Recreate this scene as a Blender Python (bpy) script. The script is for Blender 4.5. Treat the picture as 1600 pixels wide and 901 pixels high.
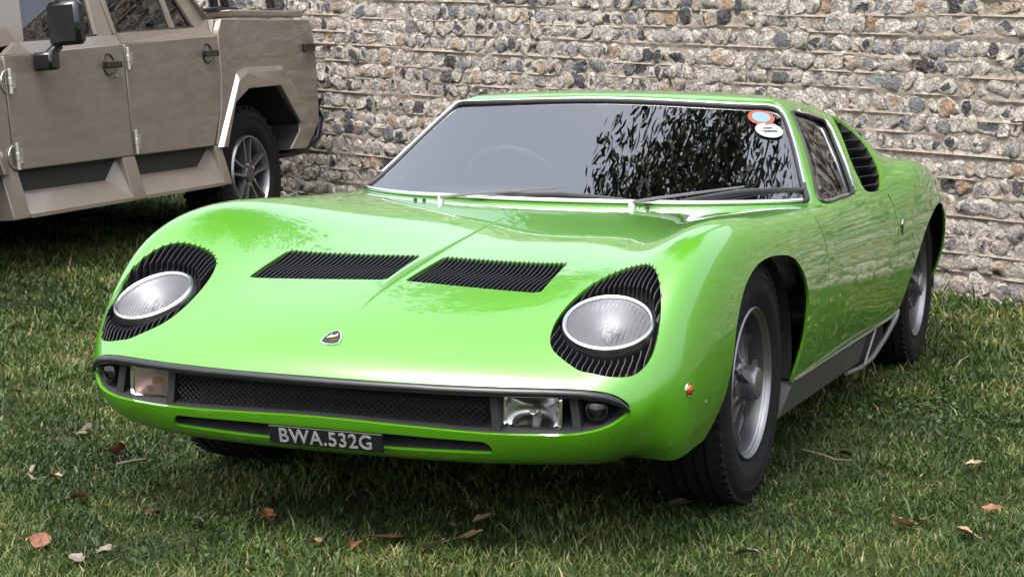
import bpy, math, random
import numpy as np
from mathutils import Vector, Matrix, Euler, noise as mnoise

for o in list(bpy.data.objects): bpy.data.objects.remove(o, do_unlink=True)
SC = bpy.context.scene
COL = SC.collection
rnd = random.Random(7)
RNG = np.random.default_rng(11)

# ------------------------------------------------------------------ camera
CAM_POS = Vector((4.73438, 2.03099, 1.15116))
CAM_D = Vector((-0.92042631, -0.37291594, -0.11725655))
CAM_R = Vector((-0.37612128, 0.92655306, 0.00567571))
CAM_U = Vector((-0.10652785, -0.04932676, 0.99308544))
cam_data = bpy.data.cameras.new('camera')
cam_data.sensor_width = 36.0
cam_data.lens = 2895.84 / 1600 * 36.0
cam_data.clip_start = 0.05
cam_data.clip_end = 500
cam = bpy.data.objects.new('camera', cam_data)
COL.objects.link(cam)
m = Matrix((( CAM_R.x, CAM_U.x, -CAM_D.x, CAM_POS.x), (CAM_R.y, CAM_U.y, -CAM_D.y, CAM_POS.y), (CAM_R.z, CAM_U.z, -CAM_D.z, CAM_POS.z), (0, 0, 0, 1)))
cam.matrix_world = m
SC.camera = cam

# ------------------------------------------------------------------ sky, sun, exposure
SUN_EL, SUN_AZ = math.radians(66), math.radians(-4)     # azimuth measured from +x (the cars' noses) towards +y
world = bpy.data.worlds.new('World'); SC.world = world; world.use_nodes = True
wn = world.node_tree; wn.nodes.clear()
sky = wn.nodes.new('ShaderNodeTexSky'); sky.sky_type = 'NISHITA'; sky.sun_disc = False
sky.sun_elevation = SUN_EL
sky.sun_rotation = math.pi/2 - SUN_AZ
sky.air_density = 1.0; sky.dust_density = 6.0; sky.ozone_density = 1.0
hs = wn.nodes.new('ShaderNodeHueSaturation'); hs.inputs['Saturation'].default_value = 0.42
bg = wn.nodes.new('ShaderNodeBackground'); bg.inputs['Strength'].default_value = 0.15
wo = wn.nodes.new('ShaderNodeOutputWorld')
wn.links.new(sky.outputs[0], hs.inputs['Color']); wn.links.new(hs.outputs[0], bg.inputs['Color']); wn.links.new(bg.outputs[0], wo.inputs['Surface'])
sd = bpy.data.lights.new('sun', 'SUN'); sd.energy = 0.52; sd.angle = math.radians(40); sd.color = (1.0, 0.975, 0.94)
sun = bpy.data.objects.new('sun', sd); COL.objects.link(sun)
sdir = Vector((math.cos(SUN_EL)*math.cos(SUN_AZ), math.cos(SUN_EL)*math.sin(SUN_AZ), math.sin(SUN_EL)))
sun.rotation_euler = sdir.to_track_quat('Z', 'Y').to_euler()
SC.view_settings.view_transform = 'Standard'; SC.view_settings.look = 'None'
SC.view_settings.gamma = 1.0; SC.view_settings.use_curve_mapping = False
SC.view_settings.exposure = 1.88
SC.render.engine = 'CYCLES'
SC.cycles.max_bounces = 10; SC.cycles.transparent_max_bounces = 12
SC.cycles.use_denoising = True

# ------------------------------------------------------------------ materials
class NT:
    def __init__(s, name):
        s.m = bpy.data.materials.new(name); s.m.use_nodes = True
        s.t = s.m.node_tree; s.t.nodes.clear()
        s.out = s.t.nodes.new('ShaderNodeOutputMaterial')
    def n(s, kind, **kw):
        nd = s.t.nodes.new('ShaderNode' + kind)
        for k, v in kw.items():
            if k in nd.inputs.keys(): nd.inputs[k].default_value = v
            else: setattr(nd, k, v)
        return nd
    def l(s, a, b): s.t.links.new(a, b)
    def ramp(s, fac, stops, interp='LINEAR'):
        r = s.n('ValToRGB'); r.color_ramp.interpolation = interp
        el = r.color_ramp.elements
        while len(el) < len(stops): el.new(0.5)
        for e, (p, c) in zip(el, stops): e.position = p; e.color = (*c, 1) if len(c) == 3 else c
        s.l(fac, r.inputs[0]); return r
    def mix(s, fac, a, b, mode='MIX'):
        x = s.n('Mix'); x.data_type = 'RGBA'; x.blend_type = mode
        for sock, v in ((x.inputs[0], fac), (x.inputs[6], a), (x.inputs[7], b)):
            if hasattr(v, 'is_linked'): s.l(v, sock)
            elif isinstance(v, (int, float)): sock.default_value = v
            else: sock.default_value = (*v, 1)
        return x.outputs[2]
    def noise(s, scale, detail=4, rough=.55, coord=None, dim='3D'):
        x = s.n('TexNoise'); x.inputs['Scale'].default_value = scale; x.inputs['Detail'].default_value = detail; x.inputs['Roughness'].default_value = rough
        if coord is not None: s.l(coord, x.inputs['Vector'])
        return x
    def pos(s):
        return s.n('NewGeometry').outputs['Position']
    def objco(s):
        return s.n('TexCoord').outputs['Object']
    def bump(s, h, strength=.3, dist=.01):
        b = s.n('Bump'); b.inputs['Strength'].default_value = strength; b.inputs['Distance'].default_value = dist
        s.l(h, b.inputs['Height']); return b.outputs[0]
    def pbsdf(s, **kw):
        p = s.n('BsdfPrincipled')
        for k, v in kw.items():
            k = k.replace('_', ' ')
            if hasattr(v, 'is_linked'): s.l(v, p.inputs[k])
            elif k in ('Base Color', 'Emission Color', 'Coat Tint', 'Specular Tint') and len(v) == 3: p.inputs[k].default_value = (*v, 1)
            else: p.inputs[k].default_value = v
        s.l(p.outputs[0], s.out.inputs[0]); return p

def simple(name, col, rough=.5, metal=0., var=.08, scale=30, bump=0, **kw):
    t = NT(name); n = t.noise(scale, 5, .6, t.objco())
    c = t.mix(n.outputs[0], tuple(x*(1-var) for x in col), tuple(min(1, x*(1+var)) for x in col))
    r = t.n('MapRange'); r.inputs[3].default_value = max(0, rough-.07); r.inputs[4].default_value = min(1, rough+.07)
    t.l(n.outputs[0], r.inputs[0])
    a = dict(Base_Color=c, Roughness=r.outputs[0], Metallic=metal, **kw)
    if bump: a['Normal'] = t.bump(n.outputs[0], bump, .004)
    t.pbsdf(**a); return t.m

M = {}
def paint(name, col, coat=1.0, dust=.05, blur=0.):
    t = NT(name); co = t.objco()
    n1 = t.noise(3, 4, .6, co); n2 = t.noise(220, 3, .7, co); n3 = t.noise(9, 5, .65, co)
    c = t.mix(n1.outputs[0], tuple(x*.96 for x in col), tuple(min(1, x*1.04) for x in col))
    f = t.ramp(n2.outputs[0], [(.665, (0, 0, 0)), (.72, (1, 1, 1))]).outputs[0]
    c = t.mix(t.mix(.5, (0, 0, 0), f), c, tuple(x*.55 for x in col)) if dust else c
    r = t.ramp(n3.outputs[0], [(.3, (.008+blur,)*3), (.8, (.03+blur,)*3)]).outputs[0]
    wav = t.noise(14, 2, .5, co)
    nm = t.bump(wav.outputs[0], .03, .004)
    t.pbsdf(Base_Color=c, Roughness=.32, Specular_IOR_Level=.5, Coat_Weight=coat, Coat_Roughness=r, Coat_IOR=1.55, Coat_Normal=nm)
    return t.m
M['green'] = paint('lime_green_paint', (.051, .196, .003))
M['beige'] = paint('beige_paint', (.130, .109, .088), .6, 0, .03)
M['black_satin'] = simple('satin_black_metal', (.008, .008, .010), .32)
M['black_gloss'] = simple('gloss_black', (.008, .008, .010), .16)
M['black_matt'] = simple('matt_black', (.006, .006, .007), .75)
M['trim_black'] = simple('black_rubber_trim', (.012, .012, .013), .5)
M['slat'] = simple('black_slat_paint', (.006, .006, .008), .5, 0, .1, 40, Specular_IOR_Level=.35)
M['chrome'] = simple('chrome', (.82, .82, .84), .09, 1.0, .03)
M['steel'] = simple('brushed_steel', (.55, .55, .56), .30, 1.0, .08)
M['magnesium'] = simple('grey_magnesium_wheel', (.22, .22, .23), .34, .85, .1, 60, .1)
M['wheel_dark'] = simple('dark_wheel_metal', (.075, .075, .08), .42, .6, .15)
M['sill_grey'] = simple('grey_sill_paint', (.085, .085, .088), .38, .4, .1)
M['reflector'] = simple('lamp_reflector', (.25, .25, .262), .42, 1.0, .03)
M['fog_reflector'] = simple('fog_reflector', (.42, .41, .40), .18, 1.0, .05)
M['red_glass'] = simple('red_lens', (.22, .02, .01), .1, 0, .1)
M['amber'] = simple('amber_lens', (.20, .045, .01), .1, 0, .1)
M['leather'] = simple('dark_leather', (.055, .05, .047), .5, 0, .2, 80, .2)
M['letter'] = simple('silver_characters', (.19, .19, .185), .35, .1, .12, 90)
M['pink_reflection'] = simple('painted_pink_reflection', (.34, .20, .20), .4, .7, .25, 60)  # reflector metal with a mirrored red put into its colour
M['arm'] = simple('dull_wiper_arm', (.22, .22, .23), .4, .8)
M['sticker_white'] = simple('white_sticker', (.27, .28, .30), .4)
M['sticker_red'] = simple('red_sticker_ring', (.19, .045, .02), .4)
M['sticker_blue'] = simple('blue_sticker', (.11, .18, .25), .4, 0, .4, 120)
M['olive'] = simple('dark_olive_panel', (.012, .013, .008), .8)
M['bolt'] = simple('dull_bolt_metal', (.42, .40, .36), .4, .8)
M['gold'] = simple('gold_emblem', (.75, .58, .25), .25, 1.0)
def tyre_mat():
    t = NT('tyre_rubber'); n = t.noise(60, 5, .6, t.objco()); n2 = t.noise(7, 4, .6, t.objco())
    c = t.mix(n2.outputs[0], (.0045, .0045, .005), (.012, .0115, .011))
    t.pbsdf(Base_Color=c, Roughness=.8, Specular_IOR_Level=.15, Normal=t.bump(n.outputs[0], .25, .003)); return t.m
M['tyre'] = tyre_mat()
def glass(name, tint, ior=1.5, rough=.0):
    t = NT(name); fr = t.n('Fresnel'); fr.inputs['IOR'].default_value = ior
    tr = t.n('BsdfTransparent'); tr.inputs[0].default_value = (*tint, 1)
    gl = t.n('BsdfGlossy'); gl.inputs['Roughness'].default_value = rough; gl.inputs[0].default_value = (.97, .98, 1, 1)
    mx = t.n('MixShader'); t.l(fr.outputs[0], mx.inputs[0]); t.l(tr.outputs[0], mx.inputs[1]); t.l(gl.outputs[0], mx.inputs[2])
    t.l(mx.outputs[0], t.out.inputs[0]); return t.m
M['screen_glass'] = glass('windscreen_glass', (.66, .72, .70), 2.8, .006)
M['side_glass'] = glass('side_window_glass', (.50, .58, .54), 1.75, .01)
M['lamp_glass'] = glass('lamp_glass', (.90, .91, .92), 1.5, .03)
M['smoked_glass'] = glass('smoked_glass', (.30, .30, .31), 1.5, .05)
M['blade'] = simple('wiper_blade_rubber', (.035, .035, .037), .35)
M['truck_glass'] = glass('dark_truck_glass', (.02, .02, .025), 1.7, .01)

# ------------------------------------------------------------------ mesh helpers
def link(name, me, mat, parent=None):
    o = bpy.data.objects.new(name, me); COL.objects.link(o)
    if mat is not None and len(me.materials) == 0: me.materials.append(mat)
    if parent is not None: o.parent = parent
    return o
def np_mesh(name, V, F, normals=None, smooth=True):
    """triangle mesh from arrays"""
    V = np.asarray(V, np.float32); F = np.asarray(F, np.int32)
    me = bpy.data.meshes.new(name)
    k = F.shape[1]
    me.vertices.add(len(V)); me.vertices.foreach_set('co', V.ravel())
    me.loops.add(F.size); me.loops.foreach_set('vertex_index', F.ravel())
    me.polygons.add(len(F)); me.polygons.foreach_set('loop_start', np.arange(0, F.size, k, dtype=np.int32))
    me.update(calc_edges=True)
    if smooth: me.polygons.foreach_set('use_smooth', np.ones(len(F), bool))
    if normals is not None: me.normals_split_custom_set_from_vertices(np.asarray(normals, np.float32).tolist())
    return me
class MB:
    """collects polygons"""
    def __init__(s): s.v = []; s.f = []
    def add(s, v, f):
        b = len(s.v); s.v += [tuple(map(float, p)) for p in v]; s.f += [tuple(int(i)+b for i in q) for q in f]; return s
    def box(s, c, size, rot=None, bev=0.):
        x, y, z = (d/2 for d in size)
        if bev > 0:
            b = min(bev, x*.49, y*.49, z*.49); P = []
            for sx in (-1, 1):
                for sy in (-1, 1):
                    for sz in (-1, 1):
                        P += [(sx*x, sy*(y-b), sz*(z-b)), (sx*(x-b), sy*y, sz*(z-b)), (sx*(x-b), sy*(y-b), sz*z)]
            import bmesh
            bm = bmesh.new(); [bm.verts.new(p) for p in P]; bmesh.ops.convex_hull(bm, input=bm.verts); bm.verts.index_update()
            v = [tuple(q.co) for q in bm.verts]; f = [[q.index for q in fc.verts] for fc in bm.faces]; bm.free()
        else:
            v = [(sx*x, sy*y, sz*z) for sx in (-1, 1) for sy in (-1, 1) for sz in (-1, 1)]
            f = [(0, 1, 3, 2), (4, 6, 7, 5), (0, 4, 5, 1), (2, 3, 7, 6), (0, 2, 6, 4), (1, 5, 7, 3)]
        R_ = rot if rot is not None else Matrix.Identity(3)
        return s.add([R_ @ Vector(p) + Vector(c) for p in v], f)
    def tube(s, pts, r, seg=8, closed=False, caps=True, flat=1.0, up=(0, 0, 1)):
        pts = [Vector(p) for p in pts]; n = len(pts); v = []; f = []
        for i, p in enumerate(pts):
            a = pts[i-1] if (i > 0 or closed) else p; b = pts[(i+1) % n] if (i < n-1 or closed) else p
            t = (b-a).normalized(); u = Vector(up); u = (u - t*u.dot(t))
            u = u.normalized() if u.length > 1e-4 else t.orthogonal().normalized()
            w = t.cross(u); rr = r[i] if hasattr(r, '__len__') else r
            for k in range(seg):
                an = 2*math.pi*k/seg; v.append(p + u*math.cos(an)*rr*flat + w*math.sin(an)*rr)
        for i in range(n if closed else n-1):
            for k in range(seg):
                j = (i+1) % n; f.append((i*seg+k, i*seg+(k+1) % seg, j*seg+(k+1) % seg, j*seg+k))
        if caps and not closed: f += [tuple(range(seg))[::-1], tuple(range((n-1)*seg, n*seg))]
        return s.add(v, f)
    def lathe(s, prof, seg=48, axis='y', c=(0, 0, 0), caps=False, ang=None):
        """prof: (radius, along) pairs; revolved about the axis"""
        v = []; f = []; n = len(prof)
        for k in range(seg):
            a = 2*math.pi*k/seg; ca, sa = math.cos(a), math.sin(a)
            for r, h in prof:
                p = {'y': (r*ca, h, r*sa), 'z': (r*ca, r*sa, h), 'x': (h, r*ca, r*sa)}[axis]
                v.append((p[0]+c[0], p[1]+c[1], p[2]+c[2]))
        for k in range(seg):
            for i in range(n-1):
                j = (k+1) % seg; f.append((k*n+i, k*n+i+1, j*n+i+1, j*n+i))
        if caps: f += [tuple(k*n for k in range(seg))[::-1], tuple(k*n+n-1 for k in range(seg))]
        return s.add(v, f)
    def prism(s, poly, d0, d1, plane='xz', tf=None):
        """closed polygon extruded between two offsets along the plane's normal axis"""
        n = len(poly)
        mk = {'xz': lambda a, b, d: (a, d, b), 'xy': lambda a, b, d: (a, b, d), 'yz': lambda a, b, d: (d, a, b)}[plane]
        v = [mk(a, b, d0) for a, b in poly] + [mk(a, b, d1) for a, b in poly]
        f = [tuple(range(n))[::-1], tuple(range(n, 2*n))] + [(i, (i+1) % n, n+(i+1) % n, n+i) for i in range(n)]
        if tf: v = [tf(p) for p in v]
        return s.add(v, f)
    def build(s, name, mat, parent=None, smooth=30, tf=None):
        me = bpy.data.meshes.new(name)
        v = s.v if tf is None else [tuple(tf @ Vector(p)) for p in s.v]
        me.from_pydata(v, [], s.f); me.update()
        import bmesh
        bm = bmesh.new(); bm.from_mesh(me); bmesh.ops.recalc_face_normals(bm, faces=bm.faces); bm.to_mesh(me); bm.free()
        if smooth:
            me.polygons.foreach_set('use_smooth', np.ones(len(me.polygons), bool)); me.set_sharp_from_angle(angle=math.radians(smooth))
        return link(name, me, mat, parent)
def tag(o, label=None, cat=None, group=None, kind=None):
    for k, v in (('label', label), ('category', cat), ('group', group), ('kind', kind)):
        if v: o[k] = v
    return o
def empty(name, loc=(0, 0, 0)):
    o = bpy.data.objects.new(name, None); o.location = loc; o.empty_display_size = .2; COL.objects.link(o); return o
def catmull(pts, n=8, closed=True):
    P = np.array(pts, float); m_ = len(P); out = []
    for i in range(m_ if closed else m_-1):
        p0, p1, p2, p3 = (P[(i+k) % m_] if closed else P[min(max(i+k, 0), m_-1)] for k in (-1, 0, 1, 2))
        for t in np.linspace(0, 1, n, endpoint=False):
            out.append(.5*((2*p1)+(-p0+p2)*t+(2*p0-5*p1+4*p2-p3)*t*t+(-p0+3*p1-3*p2+p3)*t**3))
    if not closed: out.append(P[-1])
    return np.array(out)
def round_poly(pts, r, n=6):
    P = np.array(pts, float); out = []
    for i in range(len(P)):
        a, b, c = P[i-1], P[i], P[(i+1) % len(P)]; rr = r[i] if hasattr(r, '__len__') else r
        u = (a-b)/np.linalg.norm(a-b); w = (c-b)/np.linalg.norm(c-b)
        for t in np.linspace(0, 1, n): out.append((1-t)**2*(b+u*rr)+2*t*(1-t)*b+t*t*(b+w*rr))
    return np.array(out)
def sdf(poly, x, y):
    """signed distance to a polygon, positive inside"""
    poly = np.asarray(poly, float); d = np.full(x.shape, 1e9); ins = np.zeros(x.shape, bool)
    a = poly; b = np.roll(poly, -1, 0)
    for (ax, ay), (bx, by) in zip(a, b):
        ex, ey = bx-ax, by-ay; L = ex*ex+ey*ey+1e-18
        t = np.clip(((x-ax)*ex+(y-ay)*ey)/L, 0, 1)
        d = np.minimum(d, (x-ax-t*ex)**2+(y-ay-t*ey)**2)
        c = (ay > y) != (by > y)
        ins ^= c & (x < (bx-ax)*(y-ay)/(by-ay+1e-18)+ax)
    d = np.sqrt(d); return np.where(ins, d, -d)
class Surf:
    """triangle surface with per-vertex attributes that can be cut along f = 0"""
    def __init__(s, V, F, A): s.V, s.F, s.A = V, F, A
    def keep(s, f):
        V, F, A = s.V, s.F, s.A
        f = np.where(np.abs(f) < 1e-6, 1e-6, f)
        ins = f > 0; k = ins[F].sum(1)
        full = F[k == 3]; part = F[(k == 1) | (k == 2)]
        if len(part) == 0: return s._compact(V, full, A), np.zeros((0, 2), int)
        # rotate so that the odd one out is first
        pi = ins[part]; one = pi.sum(1) == 1
        odd = np.where(one[:, None], pi, ~pi).argmax(1)
        r = np.stack([part[np.arange(len(part)), (odd+j) % 3] for j in range(3)], 1)
        e = np.concatenate([r[:, [0, 1]], r[:, [0, 2]]]); es = np.sort(e, 1)
        ue, inv = np.unique(es, axis=0, return_inverse=True); inv = inv.reshape(-1)
        t = f[ue[:, 0]]/(f[ue[:, 0]]-f[ue[:, 1]]); t = t[:, None]
        NV = V[ue[:, 0]]*(1-t)+V[ue[:, 1]]*t; NA = A[ue[:, 0]]*(1-t)+A[ue[:, 1]]*t
        base = len(V); n = len(part); ab = base+inv[:n]; ac = base+inv[n:]
        tris = [full, np.stack([r[one, 0], ab[one], ac[one]], 1)]
        q = ~one
        tris += [np.stack([ab[q], r[q, 1], r[q, 2]], 1), np.stack([ab[q], r[q, 2], ac[q]], 1)]
        edges = np.concatenate([np.stack([ab[one], ac[one]], 1), np.stack([ac[q], ab[q]], 1)])
        V2 = np.concatenate([V, NV]); A2 = np.concatenate([A, NA])
        out = s._compact(V2, np.concatenate(tris), A2); out_edges = s._map[edges]
        out_edges = out_edges[(out_edges >= 0).all(1)]
        return out, out_edges
    def _compact(s, V, F, A):
        used = np.zeros(len(V), bool); used[F.ravel()] = True
        mp = np.full(len(V), -1); mp[used] = np.arange(used.sum()); s._map = mp
        return Surf(V[used], mp[F], A[used])
    def boundary(s):
        e = np.concatenate([s.F[:, [0, 1]], s.F[:, [1, 2]], s.F[:, [2, 0]]]); es = np.sort(e, 1)
        u, idx, cnt = np.unique(es, axis=0, return_index=True, return_counts=True)
        return e[idx[cnt == 1]]
    def mesh(s, name, flange=0., lift=0., edges=None):
        n = s.A[:, :3]/(np.linalg.norm(s.A[:, :3], axis=1, keepdims=True)+1e-9)
        V = s.V+n*lift; F = s.F; N = n
        if flange > 0:
            e = s.boundary() if edges is None else edges
            if len(e):
                b = len(V); m_ = len(e)
                top = V[e.ravel()]; bot = top-n[e.ravel()]*flange
                Vn = np.concatenate([top, bot]); i = np.arange(m_)
                A0, B0 = b+2*i, b+2*i+1; A1, B1 = A0+2*m_, B0+2*m_
                fl = np.concatenate([np.stack([B0, A0, A1], 1), np.stack([B0, A1, B1], 1)])
                d = V[e[:, 1]]-V[e[:, 0]]; fn = np.cross(n[e[:, 0]], d); fn /= np.linalg.norm(fn, axis=1, keepdims=True)+1e-9
                fn = -fn
                fnn = np.repeat(fn, 2, 0); N = np.concatenate([N, fnn, fnn]); V = np.concatenate([V, Vn]); F = np.concatenate([F, fl])
        return np_mesh(name, V, F, N)
def loops_from_edges(e):
    nxt = {}
    for a, b in e.tolist(): nxt.setdefault(a, []).append(b); nxt.setdefault(b, []).append(a)
    seen = set(); out = []
    for st in nxt:
        if st in seen: continue
        lp = [st]; seen.add(st); cur = st
        while True:
            c = [k for k in nxt[cur] if k not in seen]
            if not c: break
            cur = c[0]; lp.append(cur); seen.add(cur)
        out.append(lp)
    return sorted(out, key=len, reverse=True)

# ------------------------------------------------------------------ ground and lawn
def vnoise(x, y, seed, cell):
    r = np.random.default_rng(seed); G = r.random((256, 256))
    X, Y = x/cell+1000, y/cell+1000; i = np.floor(X).astype(int); j = np.floor(Y).astype(int); fx, fy = X-i, Y-j
    fx = fx*fx*(3-2*fx); fy = fy*fy*(3-2*fy); g = lambda a, b: G[a % 256, b % 256]
    return (g(i, j)*(1-fx)+g(i+1, j)*fx)*(1-fy)+(g(i, j+1)*(1-fx)+g(i+1, j+1)*fx)*fy
def gz(x, y):
    x = np.asarray(x, float); y = np.asarray(y, float)
    t = np.maximum(0, -(y+1.2))
    far = np.clip((np.hypot(x, y)-1.5)/2, 0, 1)
    rise = np.clip((-1.7-x)/.6, 0, 1); rise = .022*rise*rise*(3-2*rise)
    return .28*(1-np.exp(-(t/2.4)**2)) + rise + far*.02*(vnoise(x, y, 3, .8)-.5)
def soil_mat():
    t = NT('lawn_soil'); p = t.pos()
    a = t.noise(9, 6, .7, p); b = t.noise(90, 5, .7, p); c = t.noise(1.2, 3, .5, p)
    col = t.ramp(b.outputs[0], [(.3, (.012, .012, .006)), (.5, (.026, .034, .010)), (.68, (.06, .062, .02)), (.8, (.10, .08, .04))]).outputs[0]
    col = t.mix(t.ramp(a.outputs[0], [(.35, (0,)*3), (.7, (.6,)*3)]).outputs[0], col, (.026, .045, .009))
    t.pbsdf(Base_Color=col, Roughness=.9, Specular_IOR_Level=.15, Normal=t.bump(b.outputs[0], .8, .02)); return t.m
n_ = 300
gu = np.sign(np.linspace(-1, 1, n_))*np.abs(np.linspace(-1, 1, n_))**3*120
gx, gy = np.meshgrid(gu-1, gu, indexing='ij')
gV = np.stack([gx, gy, gz(gx, gy)], -1).reshape(-1, 3)
ii = np.arange((n_-1)*n_).reshape(n_-1, n_)[:, :-1].ravel()
ground = link('ground', np_mesh('ground', gV, np.stack([ii, ii+n_, ii+n_+1, ii+1], 1)), soil_mat())
tag(ground, 'mown lawn ground sloping gently up to the parked truck', kind='structure')

def grass_mat():
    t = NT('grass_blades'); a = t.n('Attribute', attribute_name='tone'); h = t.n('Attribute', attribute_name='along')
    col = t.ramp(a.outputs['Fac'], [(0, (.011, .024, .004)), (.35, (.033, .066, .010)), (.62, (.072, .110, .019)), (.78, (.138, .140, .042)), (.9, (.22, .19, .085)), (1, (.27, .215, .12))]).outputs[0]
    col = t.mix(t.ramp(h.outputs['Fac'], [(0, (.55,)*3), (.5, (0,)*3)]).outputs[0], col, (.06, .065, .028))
    p = t.pbsdf(Base_Color=col, Roughness=.55, Specular_IOR_Level=.35)
    tl = t.n('BsdfTranslucent'); t.l(col, tl.inputs[0]); mx = t.n('MixShader'); mx.inputs[0].default_value = .28
    t.l(p.outputs[0], mx.inputs[1]); t.l(tl.outputs[0], mx.inputs[2]); t.l(mx.outputs[0], t.out.inputs[0]); return t.m
def make_grass():
    xs, ys = [], []
    # denser close by, thinner far off
    for (x0, x1, y0, y1, dens) in ((-.2, 2.0, -1.6, 2.2, 21000), (-2.2, -.2, -3.2, 2.6, 11500), (-4.6, -2.2, -4.6, 3.4, 6800), (-6.6, -4.6, -6.4, 1.4, 3500), (-.2, 2.4, -3.6, -1.6, 9000), (-.2, 2.2, 2.2, 3.4, 6000)):
        n = int((x1-x0)*(y1-y0)*dens); xs.append(RNG.uniform(x0, x1, n)); ys.append(RNG.uniform(y0, y1, n))
    x = np.concatenate(xs); y = np.concatenate(ys)
    clump = vnoise(x, y, 21, .055)*.6+vnoise(x, y, 22, .16)*.4
    under = (np.abs(y) < .74) & (x > -3.3) & (x < .72)
    keep = RNG.random(len(x)) < np.clip(clump*1.5, .15, 1)*np.where(under, .45, 1)
    d = (x+4.35)*.95-(y-.99)*.312; keep &= d > .03       # in front of the wall
    x, y, clump, under = x[keep], y[keep], clump[keep], under[keep]
    # push clumps together
    n = len(x); big = vnoise(x, y, 31, .5); med = vnoise(x, y, 33, .18); dist = np.hypot(x-4.7, y-2.0)
    h = (.013+.024*RNG.random(n)**1.4)*(0.62+.62*big)*(.75+.5*clump)
    tall = RNG.random(n) < .045; h[tall] *= 1.75
    d = (x+4.35)*.95-(y-.99)*.312; h *= 1+1.2*np.exp(-(d/.18)**2)
    for wx_ in (0., -2.504):
        for wy_ in (.706, -.706): h *= (1-.25*np.exp(-(((x-wx_)/.26)**2+((y-wy_)/.17)**2)**2))
    far_ = np.clip((-1.5-x)/.8, 0, 1); h *= 1+.4*far_
    w = (.0014+.0016*RNG.random(n))*np.clip(dist/4.2, 1, 2.2)
    az = RNG.uniform(0, 2*np.pi, n); lean = RNG.uniform(.15, 1.35, n)*h
    lx, ly = np.cos(az)*lean, np.sin(az)*lean
    fa = RNG.uniform(0, 2*np.pi, n); wx, wy = np.cos(fa)*w, np.sin(fa)*w
    z = gz(x, y)-.004
    B = np.stack([x, y, z], 1); Wd = np.stack([wx, wy, np.zeros(n)], 1)
    mid = B+np.stack([lx*.35, ly*.35, h*.6], 1); tip = B+np.stack([lx, ly, h*np.where(lean > h, .75, 1.)], 1)
    V = np.stack([B-Wd, B+Wd, mid-Wd*.8, mid+Wd*.8, tip], 1).reshape(-1, 3)
    b = (np.arange(n)*5)[:, None]
    F = np.concatenate([b+[0, 1, 2], b+[1, 3, 2], b+[2, 3, 4]], 1).reshape(-1, 3)
    # clover and broad-leaved weeds in patches
    m_ = 60000; cx = RNG.uniform(-3.5, 1.6, m_); cy = RNG.uniform(-2.4, 2.4, m_)
    pt = vnoise(cx, cy, 51, .35)*vnoise(cx, cy, 52, .9); kp = RNG.random(m_) < np.clip((pt-.30)*2.2, .02, .8); d = (cx+4.35)*.95-(cy-.99)*.312; kp &= d > .05
    cx, cy = cx[kp], cy[kp]; m_ = len(cx); rr = RNG.uniform(.004, .0085, m_); cz = gz(cx, cy)+RNG.uniform(.008, .030, m_)
    tx, ty_ = RNG.normal(0, .35, m_), RNG.normal(0, .35, m_); ph = RNG.uniform(0, 6.28, m_)
    ring = [np.stack([cx+rr*np.cos(ph+k*np.pi/3)*(1 if k % 2 else .8), cy+rr*np.sin(ph+k*np.pi/3), cz+rr*(tx*np.cos(ph+k*np.pi/3)+ty_*np.sin(ph+k*np.pi/3))], 1) for k in range(6)]
    V2 = np.stack(ring, 1).reshape(-1, 3); b2 = (np.arange(m_)*6)[:, None]+len(V)
    F2 = np.concatenate([b2+[0, 1, 2], b2+[0, 2, 3], b2+[0, 3, 4], b2+[0, 4, 5]], 1).reshape(-1, 3)
    V = np.concatenate([V, V2]); F = np.concatenate([F, F2])
    me = np_mesh('grass', V, F)
    dry = .55*big+.45*med
    tone = np.clip(RNG.normal(.34, .19, n)+(dry-.5)*.95, .02, 1)
    straw = RNG.random(n) < np.clip(.035+(dry-.47)*.5, .02, .35); tone[straw] = RNG.uniform(.72, 1, straw.sum())
    at = me.attributes.new('tone', 'FLOAT', 'POINT'); at.data.foreach_set('value', np.concatenate([np.repeat(tone, 5), np.repeat(RNG.uniform(.12, .5, m_), 6)]).astype(np.float32))
    al = me.attributes.new('along', 'FLOAT', 'POINT'); al.data.foreach_set('value', np.concatenate([np.tile(np.array([0, 0, .6, .6, 1], np.float32), n), np.full(m_*6, .8, np.float32)]))
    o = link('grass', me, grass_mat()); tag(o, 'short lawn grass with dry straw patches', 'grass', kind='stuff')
make_grass()

# ------------------------------------------------------------------ fallen leaves and twigs
LEAVES = [(0.202, -1.057, 6, 0), (0.535, -1.038, 4, 1), (0.579, -1.08, 3.5, 2), (0.455, -1.161, 3, 2), (-0.067, -1.35, 4, 3), (0.005, -1.314, 3, 2), (1.128, -0.649, 5, 0), (0.722, -0.821, 4, 0), (0.788, -0.551, 4, 3), (0.835, -0.394, 4, 2), (0.697, -0.273, 4, 0), (0.853, 0.048, 5, 0), (0.889, -0.036, 3.5, 1), (0.79, 0.12, 8, 0), (0.802, 0.241, 5, 1), (0.584, 0.203, 4.5, 1), (0.668, 0.278, 5, 1), (0.534, 0.253, 3.5, 1), (-0.678, 0.909, 5, 3), (-0.662, 1.294, 3.5, 1), (-0.095, 1.42, 3.5, 0), (0.078, 1.275, 4, 3), (0.165, 1.237, 4.5, 1), (0.173, 1.393, 4.5, 1), (0.569, 0.942, 5, 2), (0.153, 0.653, 3.5, 3), (-0.438, -1.894, 4, 1), (1.228, -0.474, 3.6, 2), (1.169, -0.436, 3, 2)]
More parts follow.
